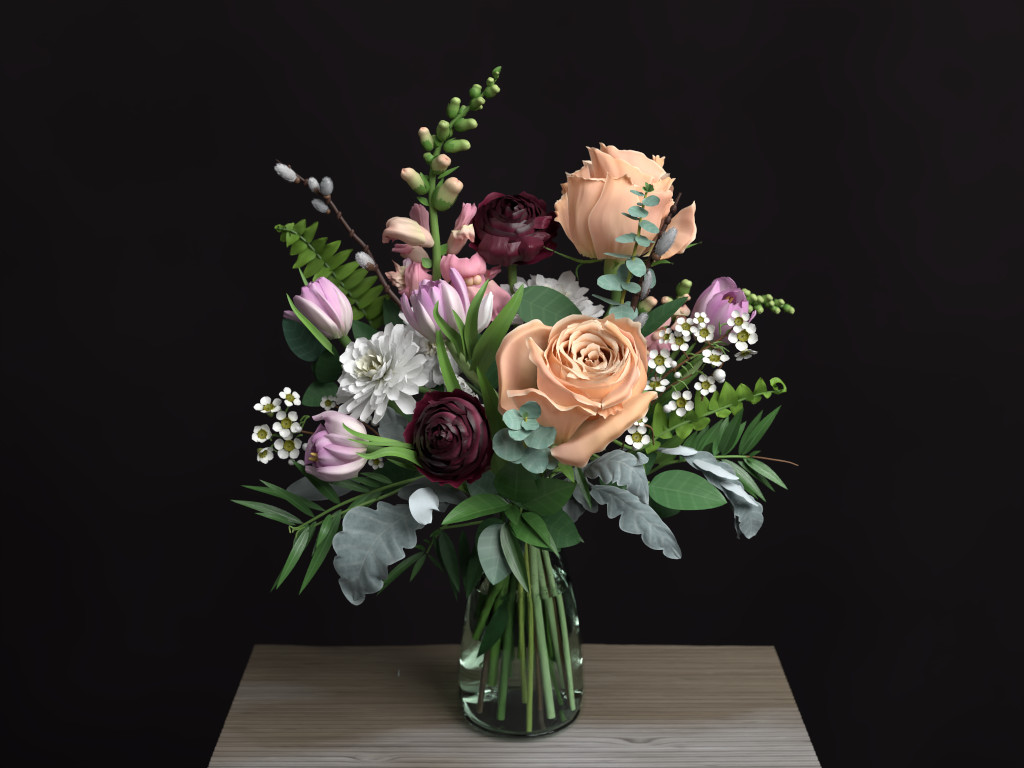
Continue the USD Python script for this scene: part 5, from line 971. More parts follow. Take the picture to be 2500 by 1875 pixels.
end = [.002, -.018, .02]
t = Thing('eucalyptus_sprig', 'eucalyptus rosette of broad blue-green leaves under the open rose', 'eucalyptus', end)
t.part('stem', tube([P('D3', 528, 1100, 12.6), P('D3', 522, 1330, 12), P('D3', 520, 1620, 9.5), [.0, -.03, .17]] + vase_path((.0, -.014), end), [.0008, .0014, .0016, .0016], 40, 7), 'stem_yellow')
for b, e, w, nn, db, dt, mt in [((530, 1110), (625, 955), 190, (.1, -.15, 1), 12.4, 13.0, 0), ((520, 1110), (310, 1130), 190, (-.1, .3, 1), 12.4, 13.2, 0), ((522, 1120), (420, 1315), 200, (-.1, .35, .95), 12.4, 13.6, 0), ((540, 1120), (610, 1230), 150, (.2, .45, .9), 12.4, 13.4, 0),
                               ((540, 1200), (800, 1340), 285, (.15, .3, .95), 11.8, 13.0, 0), ((515, 1335), (205, 1400), 300, (-.15, .2, .95), 11.6, 12.4, 0), ((525, 1335), (690, 1640), 240, (0, .15, 1), 11.6, 12.4, 0), ((640, 1400), (810, 1600), 200, (.4, .1, .9), 11.0, 12.0, 0), ((515, 1340), (400, 1540), 190, (-.1, .3, 1), 11.5, 12.2, 0), ((527, 1105), (515, 1050), 60, (0, .3, 1), 12.7, 13.1, 1)]:
    B, E = P('D3', *b, db), P('D3', *e, dt)
    t.part('leaf', leaf([B, (B + E) / 2 - V(*nn) * np.linalg.norm(E - B) * .07, E], 1.12 * w * PX('D3', B), V(*nn), roundish, 18, 11, cup=.14, wav=.2, seed=int(b[0] + e[0])), 'eucalyptus_tip' if mt else 'eucalyptus_leaf')

# wax flowers
def wax(t, c, x, y, R, d, n, bud_=False, dim=False):
    C = P(c, x, y, d); k = PX(c, C); S = R * k
    n = nrm(V(*n) + rng.normal(0, .12, 3)); S *= rnd.uniform(.86, 1.08); eo = rnd.choice([-.1, 0, .1, .2, .35, .35, .75])
    fr = frame(C - n * S * .1, n)
    if bud_:
        t.part('flower_bud', ellipsoid(C, n, S * .9, S * .85, 8, 10), 'wax_petal'); return
    loc = lambda g: fr(np.asarray(g) * S)
    f = t.part('flower', lathe([(0, .02), (.12, .0), (.26, .04), (.33, .15), (.38, .17), (.37, .08), (.30, -.15), (.18, -.45), (.08, -.62), (0, -.64)], loc, 22, 14), 'wax_cup')
    t.part('style', tube([loc([0, 0, 0]), loc([.03, .02, .22]), loc([.06, .05, .36])], [S * .035, S * .02], 5, 5), 'bud_green', f)
    st = []
    for i in range(10):
        a = i * 2 * math.pi / 10
        st.append(ellipsoid(loc([.34 * math.cos(a), .34 * math.sin(a), .20]), n, S * .05, S * .035, 4, 5))
    t.part('anthers', join(*st), 'stamen_dark', f)
    a0 = rnd.uniform(0, 72)
    for i in range(5):
        a = math.radians(a0 + 72 * i + rnd.uniform(-7, 7)); el = eo + rnd.uniform(-.12, .30)
        d_ = np.array([math.cos(a), math.sin(a), 0]); z = np.array([0, 0, 1.0])
        dr = d_ * math.cos(el) + z * math.sin(el); nn = z * math.cos(el) - d_ * math.sin(el)
        p0 = d_ * .33 + z * .10
        pts = [loc(p0), loc(p0 + dr * .34 - nn * .05), loc(p0 + dr * .68 + nn * .04)]
        t.part('petal', leaf(pts, .72 * S * rnd.uniform(.93, 1.08), loc(nn) - loc([0, 0, 0]), lambda v: np.sqrt(np.clip(1 - (2 * np.clip(v, 0, 1) - 1.0) ** 2, 0, 1)) * .97 + .03, 11, 9, cup=.35, wav=.12, seed=i), 'wax_petal', f)

def needles(t, c, pts, d):
    for (b, e) in pts:
        B, E = P(c, *b, d), P(c, *e, d + rnd.uniform(-.3, .5))
        M = (B + E) / 2 + UP * np.linalg.norm(E - B) * .15
        t.part('needle_leaf', tube([B, M, E], [.0005, .0006, .0002], 7, 5), 'stem_green')

end = [.029, .0, .01]
t = Thing('wax_flower_sprig', 'sprig of tiny white wax flowers with yellow-green cups at the right', 'wax flower', end)
main = [(1390, 700, 4), (1300, 790, 4), (1150, 895, 4), (950, 1020, 4), (660, 1230, 3.8), (500, 1500, 3)]
t.part('stem', tube([P('C5', *p) for p in main] + [[.03, -.02, .22]] + vase_path((.012, -.006), end), [.0006, .0008, .0009, .001, .0011, .0012, .0013], 60, 6), 'stem_brown')
for pts in ([(1050, 1130, 4), (900, 1220, 4), (740, 1300, 3.8), (560, 1480, 3)], [(930, 1030, 4), (880, 960, 4.2), (850, 900, 4.6)], [(540, 1170, 4.2), (500, 1270, 4), (455, 1370, 3.4)], [(1150, 900, 4), (1100, 840, 4.4)], [(1300, 800, 4), (1440, 830, 4.3)], [(1150, 1200, 4), (1260, 1080, 4.2), (1250, 960, 4), (1150, 900, 4)],
            [(610, 1240, 4.3), (605, 1180, 4.2), (650, 1120, 4)], [(1050, 1400, 4.3), (1080, 1340, 4.5), (1060, 1440, 4)], [(1440, 830, 4.2), (1470, 960, 4.2)], [(800, 1170, 4), (780, 1100, 4.4)], [(600, 1050, 4.3), (560, 1160, 4.2)]):
    t.part('twig', tube([P('C5', *p) for p in pts], [.0005, .0007], 12, 5), 'stem_brown')
for x, y, R, n, b in [(1050, 645, 95, (.3, .35, .9), 0), (905, 715, 115, (.25, .45, .85), 0), (840, 855, 135, (.1, .1, 1), 0), (1085, 775, 125, (.1, .1, 1), 0), (715, 815, 95, (-.6, .5, .5), 0), (1425, 660, 110, (-.1, .1, 1), 0), (1465, 805, 145, (0, .05, 1), 0), (1485, 975, 125, (.15, -.9, .35), 0),
                      (645, 1045, 130, (.0, .1, 1), 0), (780, 1083, 46, (.5, .3, .7), 1), (600, 1285, 140, (0, .85, .5), 0), (1185, 1030, 140, (.0, .75, .6), 0), (1230, 1190, 75, (.3, -.3, .8), 1), (1245, 1230, 50, (.3, -.3, .8), 1), (1100, 1290, 130, (-.1, .2, 1), 0), (860, 1460, 135, (-.3, .2, .9), 0), (720, 1520, 55, (0, 0, 1), 1), (450, 965, 42, (0, 0, 1), 1), (465, 1050, 38, (0, 0, 1), 1), (820, 1190, 42, (0, 0, 1), 1)]:
    wax(t, 'C5', x, y, R, 4.6, n, b)
wax(t, 'D4', 212, 430, 75, 8.3, (.15, .2, 1)); wax(t, 'D4', 190, 580, 110, 8.2, (.1, .1, 1)); wax(t, 'D4', 175, 665, 36, 7.8, (0, 0, 1), True)
t.part('twig', tube([P('D4', 212, 430, 8.2), P('D4', 120, 470, 7.8), P('D4', 300, 490, 6), P('D4', 330, 640, 4)], .0006, 14, 5), 'stem_brown')
t.part('twig', tube([P('D4', 190, 580, 8), P('D4', 100, 600, 7), P('D4', 60, 700, 5)], .0006, 10, 5), 'stem_brown')
needles(t, 'C5', [((1150, 890), (1250, 930)), ((1170, 880), (1320, 900)), ((1200, 900), (1300, 1000)), ((1180, 920), (1330, 960)), ((1000, 1000), (900, 990)), ((950, 1030), (1090, 1000)), ((900, 1060), (980, 1130)), ((860, 1100), (930, 1180)), ((960, 1180), (1070, 1160)), ((1000, 1160), (1110, 1210)), ((860, 1210), (830, 1150)), ((1240, 790), (1230, 660)), ((1230, 720), (1330, 690)), ((1300, 780), (1340, 740)), ((820, 1240), (930, 1330)), ((760, 1290), (820, 1380)), ((500, 1220), (480, 1150)), ((400, 1330), (330, 1400)), ((560, 1400), (540, 1520)), ((640, 1230), (700, 1150)), ((1060, 1130), (1100, 1080))], 4.2)

end = [-.016, .012, .03]
t = Thing('wax_flower_sprig', 'sprig of tiny white wax flowers standing out at the far left', 'wax flower', end)
t.part('stem', tube([P('D1', 480, 470, 4), P('D1', 640, 560, 4), P('D1', 770, 590, 3.6), P('D1', 1200, 760, 2.5), P('D1', 1700, 950, 1.5), [-.02, .0, .20]] + vase_path((-.010, .006), end), [.0006, .0008, .001, .0012], 50, 6), 'stem_brown')
for pts in ([(480, 470), (440, 330), (390, 380)], [(640, 560), (520, 620), (530, 680)], [(540, 630), (400, 600), (300, 600)], [(440, 640), (360, 720), (310, 760)], [(500, 400), (540, 330)], [(640, 560), (560, 500)], [(640, 560), (690, 450), (720, 430)]):
    t.part('twig', tube([P('D1', *p, 4) for p in pts], [.0006, .0006], 10, 5), 'stem_green')
for x, y, R, n, b in [(355, 355, 128, (-.25, .75, .6), 0), (545, 265, 120, (.3, .75, .6), 0), (515, 492, 130, (.0, .1, 1), 0), (297, 592, 130, (-.1, .05, 1), 0), (540, 692, 135, (.0, .05, 1), 0), (300, 760, 110, (.5, -.45, .7), 0), (640, 860, 45, (0, -.4, .9), 1), (690, 705, 46, (0, 0, 1), 1), (620, 545, 40, (0, 0, 1), 1), (560, 840, 36, (0, 0, 1), 1)]:
    wax(t, 'D1', x, y, R, 4.4, n, b)
needles(t, 'D1', [((640, 470), (710, 425)), ((620, 520), (680, 480)), ((350, 740), (430, 750)), ((380, 650), (340, 610)), ((420, 590), (370, 640)), ((660, 600), (600, 620)), ((440, 330), (470, 400))], 4)
end = [-.008, .020, .03]
t = Thing('wax_flower_sprig', 'shaded sprig of wax flowers and buds behind the front white chrysanthemum', 'wax flower', end)
t.part('stem', tube([P('D1', 900, 310, 3), P('D1', 1100, 420, 3), P('D1', 1300, 560, 3.5), P('D1', 1600, 800, 3), [-.02, .005, .20]] + vase_path((-.006, .010), end), [.0006, .0009, .0012], 40, 6), 'stem_brown')
for x, y, R, n, b, d in [(890, 310, 75, (-.2, .2, 1), 0, 4), (990, 270, 60, (.1, .3, 1), 0, 4), (1312, 482, 50, (0, 0, 1), 1, 5.6), (1325, 838, 72, (.1, .1, 1), 0, 6.4), (1225, 440, 60, (.1, 0, 1), 0, 5), (1350, 400, 40, (0, 0, 1), 1, 5)]:
    wax(t, 'D1', x, y, R, d, n, b)

# ferns
rows = []
ax = [(110, 765), (230, 790), (340, 870), (430, 965), (500, 1050), (570, 1130), (640, 1220), (710, 1300), (780, 1390), (850, 1480), (920, 1580), (1000, 1700)]
LL = [((150, 770), (130, 740), 60), ((200, 785), (135, 880), 95), ((255, 815), (190, 940), 105), ((330, 880), (215, 1000), 115), ((410, 960), (245, 1125), 120), ((480, 1030), (340, 1215), 125), ((550, 1110), (425, 1260), 135), ((620, 1200), (520, 1320), 140), ((690, 1290), (560, 1400), 140), ((760, 1370), (640, 1500), 140), ((850, 1500), (700, 1600), 140),
      ((190, 770), (250, 715), 60), ((270, 810), (355, 680), 100), ((350, 870), (465, 705), 110), ((430, 950), (550, 850), 110), ((490, 1030), (670, 875), 120), ((560, 1110), (785, 955), 120), ((620, 1190), (860, 1060), 120), ((690, 1270), (940, 1110), 125), ((750, 1350), (1020, 1190), 130), ((820, 1440), (1080, 1270), 135), ((880, 1530), (1120, 1360), 140), ((940, 1620), (1180, 1440), 140)]
fern('dark green fern frond spreading to the upper left behind the tulip', 'C1', ax, -2.0, (-.010, .008), [-.004, .026, .03], [np.array([-.02, .01, .21])], LL, 'fern_leaf', (120, 765, 40, .5, -5.0))
ax = [(1400, 185), (1250, 210), (1080, 260), (950, 320), (740, 400), (560, 470), (380, 560), (200, 680)]
RR = [((760, 390), (690, 165), 140), ((850, 350), (855, 180), 105), ((960, 315), (935, 105), 150), ((1090, 260), (1065, 125), 150), ((1210, 215), (1235, 75), 120), ((400, 560), (365, 280), 140), ((520, 480), (510, 300), 130), ((590, 460), (560, 600), 140), ((730, 400), (690, 525), 150), ((920, 330), (870, 405), 140), ((1020, 285), (1035, 415), 100), ((1170, 235), (1175, 300), 120), ((460, 520), (370, 570), 110), ((640, 440), (640, 330), 120), ((330, 600), (280, 720), 120), ((1280, 200), (1290, 250), 70)]
fern('light green young fern frond with curled tip at the right', 'D4', ax, [3.2, 3.2, 3.2, 3.2, 3.2, 3.4, 3.6, 3.6], (.012, .004), [.016, .012, .03], [np.array([.03, .0, .20])], RR, 'fern_light', (1375, 155, 62, -2.3, 5.0))

# narrow-leaved sprays
spray('long narrow-leaved green sprig reaching out at the lower left', 'leafy_sprig', 'greenery', 'D1', [(580, 1455, 6), (700, 1390, 6), (1000, 1225, 6), (1380, 1080, 5.5), (1700, 990, 5)], 6,
      [((670, 1395), (0, 1180), 85, 6.2), ((600, 1408), (225, 1300), 62, 7.2), ((770, 1340), (268, 998), 85, 7.2), ((870, 1282), (100, 1050), 82, 4.6), ((1000, 1222), (555, 820), 110, 7.4), ((1280, 1110), (740, 985), 85, 7), ((1360, 1062), (1080, 985), 70, 6.6), ((1470, 1030), (1170, 940), 70, 6.6), ((1280, 1125), (1000, 1355), 70, 6.4), ((1370, 1105), (1160, 1300), 78, 6.4),
       ((1010, 1265), (740, 1690), 105, 8, .06), ((915, 1310), (760, 1660), 70, 7.4, .05), ((712, 1400), (560, 1690), 95, 8, .05), ((780, 1370), (620, 1700), 75, 6.6, .05), ((1100, 1370), (900, 1560), 60, 4.5)], (-.010, -.006), [-.016, .008, .085], [np.array([-.03, -.02, .18])])
sp = Thing('leafy_sprig', 'narrow-leaved green sprig hanging below the lower left sprig beside the grey lobed leaf', 'greenery', [-.012, .012, .08])
sp.part('stem', tube([P('D2', 960, 690, 7), P('D2', 1240, 560, 7), P('D2', 1600, 420, 6), [-.03, -.02, .18]] + vase_path((-.012, -.002), [-.012, .012, .08]), [.0007, .0012, .0014], 40, 6), 'stem_green')
for b, e, w, dt in (((940, 680), (640, 1255), 95, 8.6), ((1000, 650), (585, 1280), 75, 7.4), ((1130, 572), (1000, 880), 80, 8.4), ((1228, 535), (845, 1305), 110, 8.2)):
    B, E = P('D2', *b, 7), P('D2', *e, dt)
    sp.part('leaf', leaf([B, (B + E) / 2 + V(.3, .2, 1) * .004, E], w * PX('D2', B), V(.4, .3, 1), lance, 16, 7, fold=.3, wav=.1), 'narrow_leaf')
for q in ([(900, 690), (820, 710), (760, 680), (770, 740)], [(880, 690), (830, 740), (820, 780)], [(860, 700), (800, 700), (790, 735)]):
    sp.part('tendril', tube([P('D2', *p, 7) for p in q], [.0006, .0004], 10, 5), 'bud_green')
spray('narrow-leaved green sprig with a thread-like tip at the right', 'leafy_sprig', 'greenery', 'D4', [(1180, 748, 2.5), (1000, 742, 2.5), (750, 755, 2.5), (450, 800, 2), (200, 900, 1)], 2.5,
      [((690, 750), (920, 420), 105, 2), ((840, 742), (965, 390), 95, 1.6), ((910, 735), (1115, 440), 90, 2.2), ((905, 730), (1090, 325), 115, 3.4), ((1050, 735), (1255, 345), 85, 2.4), ((1080, 730), (1412, 305), 95, 3), ((640, 760), (800, 470), 90, 2), ((560, 780), (700, 520), 90, 2.2), ((760, 750), (830, 620), 80, 3.2),
       ((900, 762), (1282, 1125), 105, 3.6), ((1085, 755), (1465, 1020), 95, 3.4), ((1040, 780), (1355, 1040), 70, 2.6), ((820, 762), (1215, 1105), 80, 2.2), ((1130, 748), (1235, 695), 40, 3), ((1120, 752), (1185, 795), 35, 3)], (.014, .0), [.014, .012, .08], [np.array([.03, .0, .18])])
t_ = P('D4', 1170, 745, 2.6)
th = Thing('grass_blade', 'thin dry thread of grass curving out past the right sprig', 'grass', P('D4', 1000, 744, 2.4))
th.part('thread', tube([P('D4', 1000, 744, 2.4), t_, P('D4', 1350, 770, 3), P('D4', 1470, 790, 3), P('D4', 1550, 818, 3)], [.0005, .0005, .0003], 16, 5), 'stem_brown')
spray('small drooping narrow-leaved sprig between the grey leaf and the vase neck', 'leafy_sprig', 'greenery', 'D2', [(2000, 920, 4), (2060, 800, 4), (2140, 700, 4), (2300, 560, 3)], 4,
      [((1980, 905), (1535, 1255), 68, 5), ((1990, 930), (1845, 1185), 62, 4.6), ((2010, 935), (2165, 1115), 40, 4.4), ((1985, 890), (1880, 865), 52, 4.8), ((2035, 845), (1965, 808), 50, 4.8), ((1960, 930), (1540, 1310), 50, 3.4), ((2130, 720), (2020, 780), 50, 5)], (-.008, -.004), [-.012, .004, .09], [])

# broad glossy leaves around the neck of the vase
spray('whorl of broad glossy green leaves over the neck of the vase', 'ruscus_sprig', 'greenery', 'D5', [(830, 560, 8.5), (820, 640, 8), (900, 800, 5)], 8.5,
      [((860, 520, 8.6), (895, 60), 450, 10.5, .04, 'D5', 'gloss_leaf', V(-.25, -.5, .85), .18), ((930, 560, 8.6), (1480, 335), 430, 10, .04, 'D5', 'gloss_leaf', V(-.2, -.45, .85), .12), ((800, 545, 8.6), (112, 750), 310, 11.5, .05, 'D5', 'gloss_leaf', V(-.1, .7, .75), .5),
       ((760, 740, 8.4), (640, 1365), 480, 10.2, .03, 'D5', 'blue_leaf', V(.15, .25, 1), .22), ((765, 720, 8.8), (1008, 1455), 200, 11, .04, 'D5', 'gloss_leaf', V(-.5, .1, .9), .7), ((860, 680, 8.6), (1215, 985), 320, 10.6, .05, 'D5', 'gloss_leaf', V(.1, .3, 1), .2), ((930, 640, 8.6), (1308, 1080), 130, 10.8, .12, 'D5', 'gloss_leaf', V(.5, .2, .8), .5),
       ((1050, 690, 7.5), (1520, 930), 420, 8.2, .03, 'D5', 'dark_leaf', V(.1, -.1, 1), .1), ((800, 560, 8.6), (880, 760), 150, 10, .1, 'D5', 'gloss_leaf', V(0, .4, 1), .3), ((640, 480, 7.6), (360, 290), 300, 8.2, .03, 'D5', 'blue_leaf', V(0, .3, 1), .15), ((650, 460, 7.4), (560, 200), 240, 7.6, .03, 'D5', 'blue_leaf', V(0, .2, 1), .15), ((1380, 780, 6.5), (1565, 935), 60, 7, .05, 'D5', 'gloss_leaf'), ((980, 720, 6), (1320, 1020), 300, 6.2, .03, 'D5', 'dark_leaf', V(.1, -.1, 1), .1), ((720, 700, 6), (480, 1060), 300, 6.2, .03, 'D5', 'dark_leaf', V(-.1, .1, 1), .1), ((800, 760, 5), (900, 1080), 260, 5.2, .03, 'D5', 'dark_leaf', V(0, 0, 1), .1)],
      (.0, -.008), [-.001, -.006, .045], [], mat='gloss_leaf', shape=ovate(.72, .78), wav=.06, nv=20)
spray('dark hanging sprig of pointed leaves left of the vase neck', 'ruscus_sprig', 'greenery', 'D5', [(100, 790, 5), (300, 760, 5), (600, 720, 5), (800, 760, 4)], 5,
      [((110, 800), (295, 1440), 150, 6.2), ((150, 900), (275, 1530), 90, 5.4), ((610, 830), (365, 1510), 190, 6.4), ((330, 800), (380, 1480), 120, 4.8), ((560, 800), (340, 1440), 100, 5.2), ((30, 850), (160, 1250), 60, 5)], (-.008, -.006), [-.014, .0, .09], [], mat='dark_leaf', shape=lance)
spray('large smooth oval green leaf lying at the lower right with its darker fellow', 'salal_sprig', 'greenery', 'D4', [(290, 960, 6), (150, 940, 5), (0, 900, 3)], 6,
      [((285, 985, 6), (955, 1135), 375, 7.6, .03, 'D4', 'smooth_leaf', V(.1, .5, .9), .16), ((300, 1150, 5), (560, 1200), 200, 5.4, .03, 'D4', 'dark_leaf', V(.1, .3, 1), .15), ((60, 1010, 5), (330, 1160), 200, 5, .03, 'D4', 'dark_leaf', V(.1, .3, 1), .15)], (.012, .004), [.014, .012, .09], [np.array([.02, -.03, .18])], shape=ovate(.72, .72), wav=.06, nv=20)
spray('dark blue-green leaves hanging below the left tulip', 'salal_sprig', 'greenery', 'C6', [(600, 1100, 2.5), (800, 1200, 2), (1000, 1400, 1)], 2.5,
      [((600, 1100, 2.5), (178, 675), 330, 3.2, -.10, 'C6', 'teal_leaf', V(-.3, .2, 1), .15), ((640, 1380, 2), (700, 950), 270, 3.4, .03, 'C6', 'dark_leaf', V(.2, 0, 1), .2), ((760, 1400, 1.5), (380, 1600), 300, 2.2, .03, 'C6', 'dark_leaf', V(0, .2, 1), .15), ((700, 1300, 1.5), (480, 1180), 250, 2, .03, 'C6', 'dark_leaf', V(0, .2, 1), .15)],
      (-.008, .004), [-.010, .016, .08], [np.array([-.04, .0, .2])], shape=ovate(.72, .72), nv=18)
spray('broad dark leaves behind the middle, below the tall rose', 'salal_sprig', 'greenery', 'F', [(1180, 760, 1), (1160, 860, 1), (1150, 1000, 1)], 1,
      [((1112, 640, 4.0), (1275, 715), 100, 4.4, .02, 'F', 'dark_leaf', V(.1, .3, 1), .06), ((1130, 700, 4.2), (1262, 705), 90, 4.6, .02, 'F', 'dark_leaf', V(.1, .3, 1), .06), ((1365, 735, 2.6), (1488, 640), 40, 2.6, .05, 'F', 'dark_leaf', V(.2, .5, .8), .3), ((1000, 830, 3), (900, 900), 80, 3, .03, 'F', 'dark_leaf'), ((1060, 850, 3.5), (1010, 700), 70, 3.4, .03, 'F', 'dark_leaf'),
       ((1130, 900, 3), (1060, 860), 90, 3.5, .03, 'F', 'dark_leaf'), ((1400, 880, 2), (1440, 760), 70, 1.5, .03, 'F', 'dark_leaf'), ((1380, 960, 2), (1480, 860), 80, 1.5, .03, 'F', 'dark_leaf'), ((1300, 1060, 3), (1420, 980), 80, 3, .03, 'F', 'dark_leaf'), ((1180, 1080, 4), (1060, 1030), 90, 5, .03, 'F', 'dark_leaf'), ((900, 1010, 4), (780, 1060), 70, 3.5, .03, 'F', 'dark_leaf'), ((1200, 800, 0), (1290, 660), 80, -.5, .03, 'F', 'dark_leaf'), ((980, 1080, 4), (880, 1030), 80, 4, .03, 'F', 'dark_leaf'),
       ((860, 820, 0), (760, 690), 70, -1, .03, 'F', 'dark_leaf'), ((900, 800, 0), (830, 640), 70, -1.5, .03, 'F', 'dark_leaf'), ((1130, 1130, 4), (1230, 1080), 80, 4.5, .03, 'F', 'dark_leaf'), ((940, 900, 3), (850, 960), 80, 4, .03, 'F', 'dark_leaf')],
      (.002, .010), [.0, .016, .08], [], shape=ovate(.72, .72), nv=16)
spray('rose leaf hanging below the open rose beside the grey lobed leaves', 'rose_leaf_sprig', 'greenery', 'D5', [(1300, 60, 7), (1250, 0, 6), (1200, 100, 4)], 7,
      [((1300, 90, 8), (1460, 330), 130, 9, .05, 'D5', 'tulip_leaf', V(.4, .2, .9), .4), ((1470, 130, 8), (1640, 600), 90, 9, .04, 'D5', 'gloss_leaf', V(-.2, .2, 1), .5), ((1440, 300, 8), (1480, 370), 60, 8.6, .05, 'D5', 'tulip_leaf')], (.004, .002), [.006, .01, .09], [np.array([.01, -.03, .17])], shape=lance)

# dusty miller
def scal(k, ph0, dep, sharp=.55, start=.06, one=False):
    return lambda v, s: (.62 if one and s < 0 else 1) - (dep * .12 if one and s < 0 else dep * (1 + .35 * np.sin(9 * v + k))) * (1 - np.abs(np.sin(np.pi * k * (v + ph0 + .025 * np.sin(11 * v + 2 * k) + (.04 if s > 0 else 0)))) ** sharp) * np.clip((v - start) / .12, 0, 1)

def dusty(label, c, mid, w, n, mat, k=5, dep=.42, cup=.1, curl=0., fold=0., twist=0., wav=.25, shape=None, vein=.030, one=False, extra=(), neck=(0, 0), end=(0 * .6, .012, .095), seed=0):
    t = Thing('dusty_miller_leaf', label, 'leaf', end)
    p = [P(c, *q) for q in mid]
    base = p[0]
    t.part('stalk', tube([base, base * .6 + np.array([neck[0], neck[1], .16]) * .4 + np.array([0, 0, .01])] + vase_path(neck, end), [.0012, .0014, .0016], 30, 6), 'felt_dark')
    sh = shape or (lambda v: np.clip(np.minimum(1, .30 + 1.9 * v), 0, 1) * np.clip(1 - np.clip(v, 0, 1) ** 2.6, 0, 1) ** .62)
    t.part('blade', leaf(p, w * PX(c, p[len(p) // 2]), n, sh, 64, 23, cup=cup, curl=curl, fold=fold, wav=wav, twist=twist, seed=seed, edge=scal(k, .0, dep, one=one), wf=2.2, vein=(k, vein, 1.1)), mat)
    for cc, pts, ww, nn, kk, mm, cu in extra:
        q = [P(cc, *x) for x in pts]
        t.part('lobe', leaf(q, ww * PX(cc, q[0]), nn, lambda v: np.sqrt(np.clip(np.sin(np.pi * np.clip(v * .92 + .06, 0, 1)), 0, 1)), 26, 13, cup=cu, wav=.2, seed=seed + 3, edge=scal(kk, .2, .22)), mm)
    return t

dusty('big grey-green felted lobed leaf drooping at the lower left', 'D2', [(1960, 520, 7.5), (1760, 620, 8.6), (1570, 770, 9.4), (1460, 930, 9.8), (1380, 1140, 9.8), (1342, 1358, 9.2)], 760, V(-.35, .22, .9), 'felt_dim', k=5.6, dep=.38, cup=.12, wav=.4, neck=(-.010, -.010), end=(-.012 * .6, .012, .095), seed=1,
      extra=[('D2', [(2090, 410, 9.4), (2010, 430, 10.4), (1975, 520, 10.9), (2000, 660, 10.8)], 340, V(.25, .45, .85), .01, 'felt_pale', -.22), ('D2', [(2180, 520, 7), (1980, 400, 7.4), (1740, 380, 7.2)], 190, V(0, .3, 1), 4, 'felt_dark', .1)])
dusty('silvery felted leaf arching over the right front, its scalloped edge down', 'D4', [(-260, 860, 8), (-120, 790, 9.2), (60, 790, 10), (200, 900, 10.3), (290, 1145, 9.6)], 430, V(.05, .50, .86), 'felt_leaf', k=6.5, dep=.30, one=True, cup=-.32, wav=.15, neck=(.004, -.010), end=(.006 * .6, .012, .095), seed=2,
      extra=[('D4', [(150, 820, 9.6), (220, 760, 10), (270, 740, 9.6)], 130, V(.3, .6, .7), 1.5, 'felt_leaf', .1)])
dusty('grey felted leaf pointing down to the right below the silvery one', 'D4', [(-180, 1000, 7), (0, 1080, 7.8), (170, 1200, 8.4), (380, 1390, 8.6), (560, 1605, 8.2)], 420, V(-.15, .3, .95), 'felt_leaf', k=4.6, dep=.55, one=True, cup=-.15, wav=.25, neck=(.006, -.008), end=(.010 * .6, .012, .095), seed=3)
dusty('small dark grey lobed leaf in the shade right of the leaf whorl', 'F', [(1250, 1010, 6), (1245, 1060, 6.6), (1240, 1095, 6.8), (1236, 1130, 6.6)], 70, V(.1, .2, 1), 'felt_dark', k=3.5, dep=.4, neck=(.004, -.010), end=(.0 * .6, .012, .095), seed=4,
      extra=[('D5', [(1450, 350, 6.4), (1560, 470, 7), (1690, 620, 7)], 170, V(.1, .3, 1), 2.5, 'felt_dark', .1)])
dusty('curled pale grey felted leaf at the far right under the narrow leaves', 'D4', [(520, 690, 3.6), (690, 780, 4.6), (860, 900, 5.0), (980, 1060, 5.0), (1050, 1240, 4.6), (1040, 1430, 4.0)], 330, V(.55, .25, .8), 'felt_leaf', k=6, dep=.34, cup=.0, curl=.75, wav=.35, neck=(.014, -.004), end=(.016 * .6, .012, .095), seed=5,
      extra=[('D4', [(680, 770, 4.6), (880, 850, 5.6), (1050, 920, 5.4)], 150, V(.1, .85, .5), 3.2, 'felt_pale', -.2), ('D4', [(900, 950, 5), (1060, 1020, 5.6), (1210, 1150, 5.2)], 160, V(.2, .85, .5), 3.6, 'felt_pale', -.15), ('D4', [(400, 685, 3.2), (540, 680, 4.4), (700, 700, 4.4)], 110, V(0, .7, .7), 2.4, 'felt_pale', -.3), ('D4', [(1000, 1100, 4.6), (1130, 1200, 5), (1160, 1420, 4.4)], 250, V(.1, .3, 1), 3.6, 'felt_leaf', .1)])
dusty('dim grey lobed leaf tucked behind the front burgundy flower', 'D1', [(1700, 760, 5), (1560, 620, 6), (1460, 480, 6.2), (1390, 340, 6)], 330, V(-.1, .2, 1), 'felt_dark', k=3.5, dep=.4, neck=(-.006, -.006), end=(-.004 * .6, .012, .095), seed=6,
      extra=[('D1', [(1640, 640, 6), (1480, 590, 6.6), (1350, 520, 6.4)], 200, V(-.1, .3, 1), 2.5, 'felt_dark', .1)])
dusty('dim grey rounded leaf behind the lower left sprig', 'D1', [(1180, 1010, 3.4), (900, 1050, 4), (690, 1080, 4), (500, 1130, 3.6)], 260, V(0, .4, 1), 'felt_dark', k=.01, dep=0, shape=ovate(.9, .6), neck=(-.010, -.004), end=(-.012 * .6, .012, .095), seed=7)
dusty('dim grey leaf with pale rim under the tipped tulip stem', 'D1', [(2150, 1200, 6.5), (1950, 1120, 7), (1730, 1060, 7), (1530, 1110, 6.6)], 230, V(0, .5, .9), 'felt_dark', k=3.5, dep=.3, neck=(-.008, -.010), end=(-.008 * .6, .012, .095), seed=8)

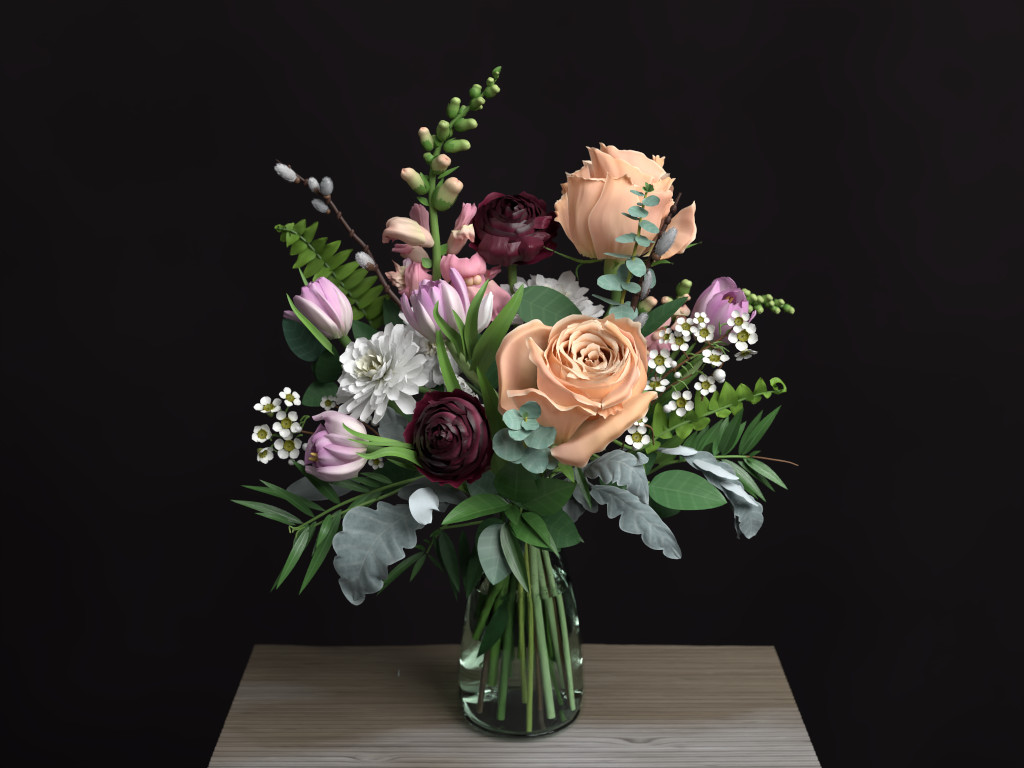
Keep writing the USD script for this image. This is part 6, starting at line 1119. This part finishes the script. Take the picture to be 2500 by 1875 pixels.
# a few cut stems of filler greens standing in the water
for lab, mat, r, neck, end in (('thin red-brown cut stem standing at the middle of the vase', 'stem_brown', .0011, (.003, -.004), [.0105, -.008, .010]), ('thin brown cut stem at the right side inside the vase', 'stem_brown', .0012, (.010, .0), [.0275, -.004, .010]),
                               ('thorny bright green cut stem at the left inside the vase', 'stem_green', .0030, (-.004, -.006), [-.0165, -.004, .026]), ('thin green cut stem crossing at the lower right inside the vase', 'tulip_leaf', .0012, (-.002, -.006), [.0215, .004, .008])):
    t = Thing('cut_stem', lab, 'stem', end)
    t.part('stem', tube([[neck[0] * 1.3, neck[1], .185]] + vase_path(neck, end), r, 26, 8), mat)
    if 'thorny' in lab:
        e = np.array(end); q = e * .8 + np.array([neck[0], neck[1], .15]) * .2
        t.part('thorn', tube([q, q + np.array([.005, -.001, -.002])], [.0014, .0001], 5, 6), 'stem_green')

spray('fresh green blades filling the space behind the right white blossoms', 'leafy_sprig', 'greenery', 'D4', [(330, 560, 1.5), (200, 700, 1.5), (60, 820, 1)], 1.5,
      [((330, 800), (650, 520), 130, 2.2), ((250, 760), (480, 430), 150, 2.4), ((300, 700), (400, 330), 130, 2.0), ((200, 780), (330, 560), 120, 3.0), ((180, 560), (420, 250), 110, 1.2), ((100, 500), (560, 120), 90, 1.0), ((260, 640), (620, 330), 120, 1.4), ((120, 700), (260, 880), 120, 4.0), ((380, 820), (560, 640), 120, 1.0), ((160, 480), (260, 300), 90, .8)],
      (.010, .006), [.010, .014, .09], [np.array([.02, .0, .19])], mat='tulip_leaf', shape=lance, fold=.3)

g = Thing('leafy_sprig', 'dark green leafy shoot under water inside the vase', 'greenery', [-.024, -.008, .040])
for p, w in (([[-.006, -.006, .088], [-.016, -.012, .066], [-.027, -.012, .046]], .010), ([[-.004, .004, .080], [-.013, .004, .05], [-.019, .002, .030]], .011), ([[.006, .006, .075], [.012, .010, .05], [.022, .012, .030]], .010)):
    g.part('leaf', leaf([np.array(x) for x in p], w, V(.2, .2, 1), lance, 14, 7, fold=.2, wav=.3), 'dark_leaf')
g.part('stem', tube([[-.001, .008, .150], [.0, .004, .09], [-.006, -.002, .08], [-.012, -.004, .055], [-.024, -.008, .040]], .0008, 20, 6), 'stem_dark')
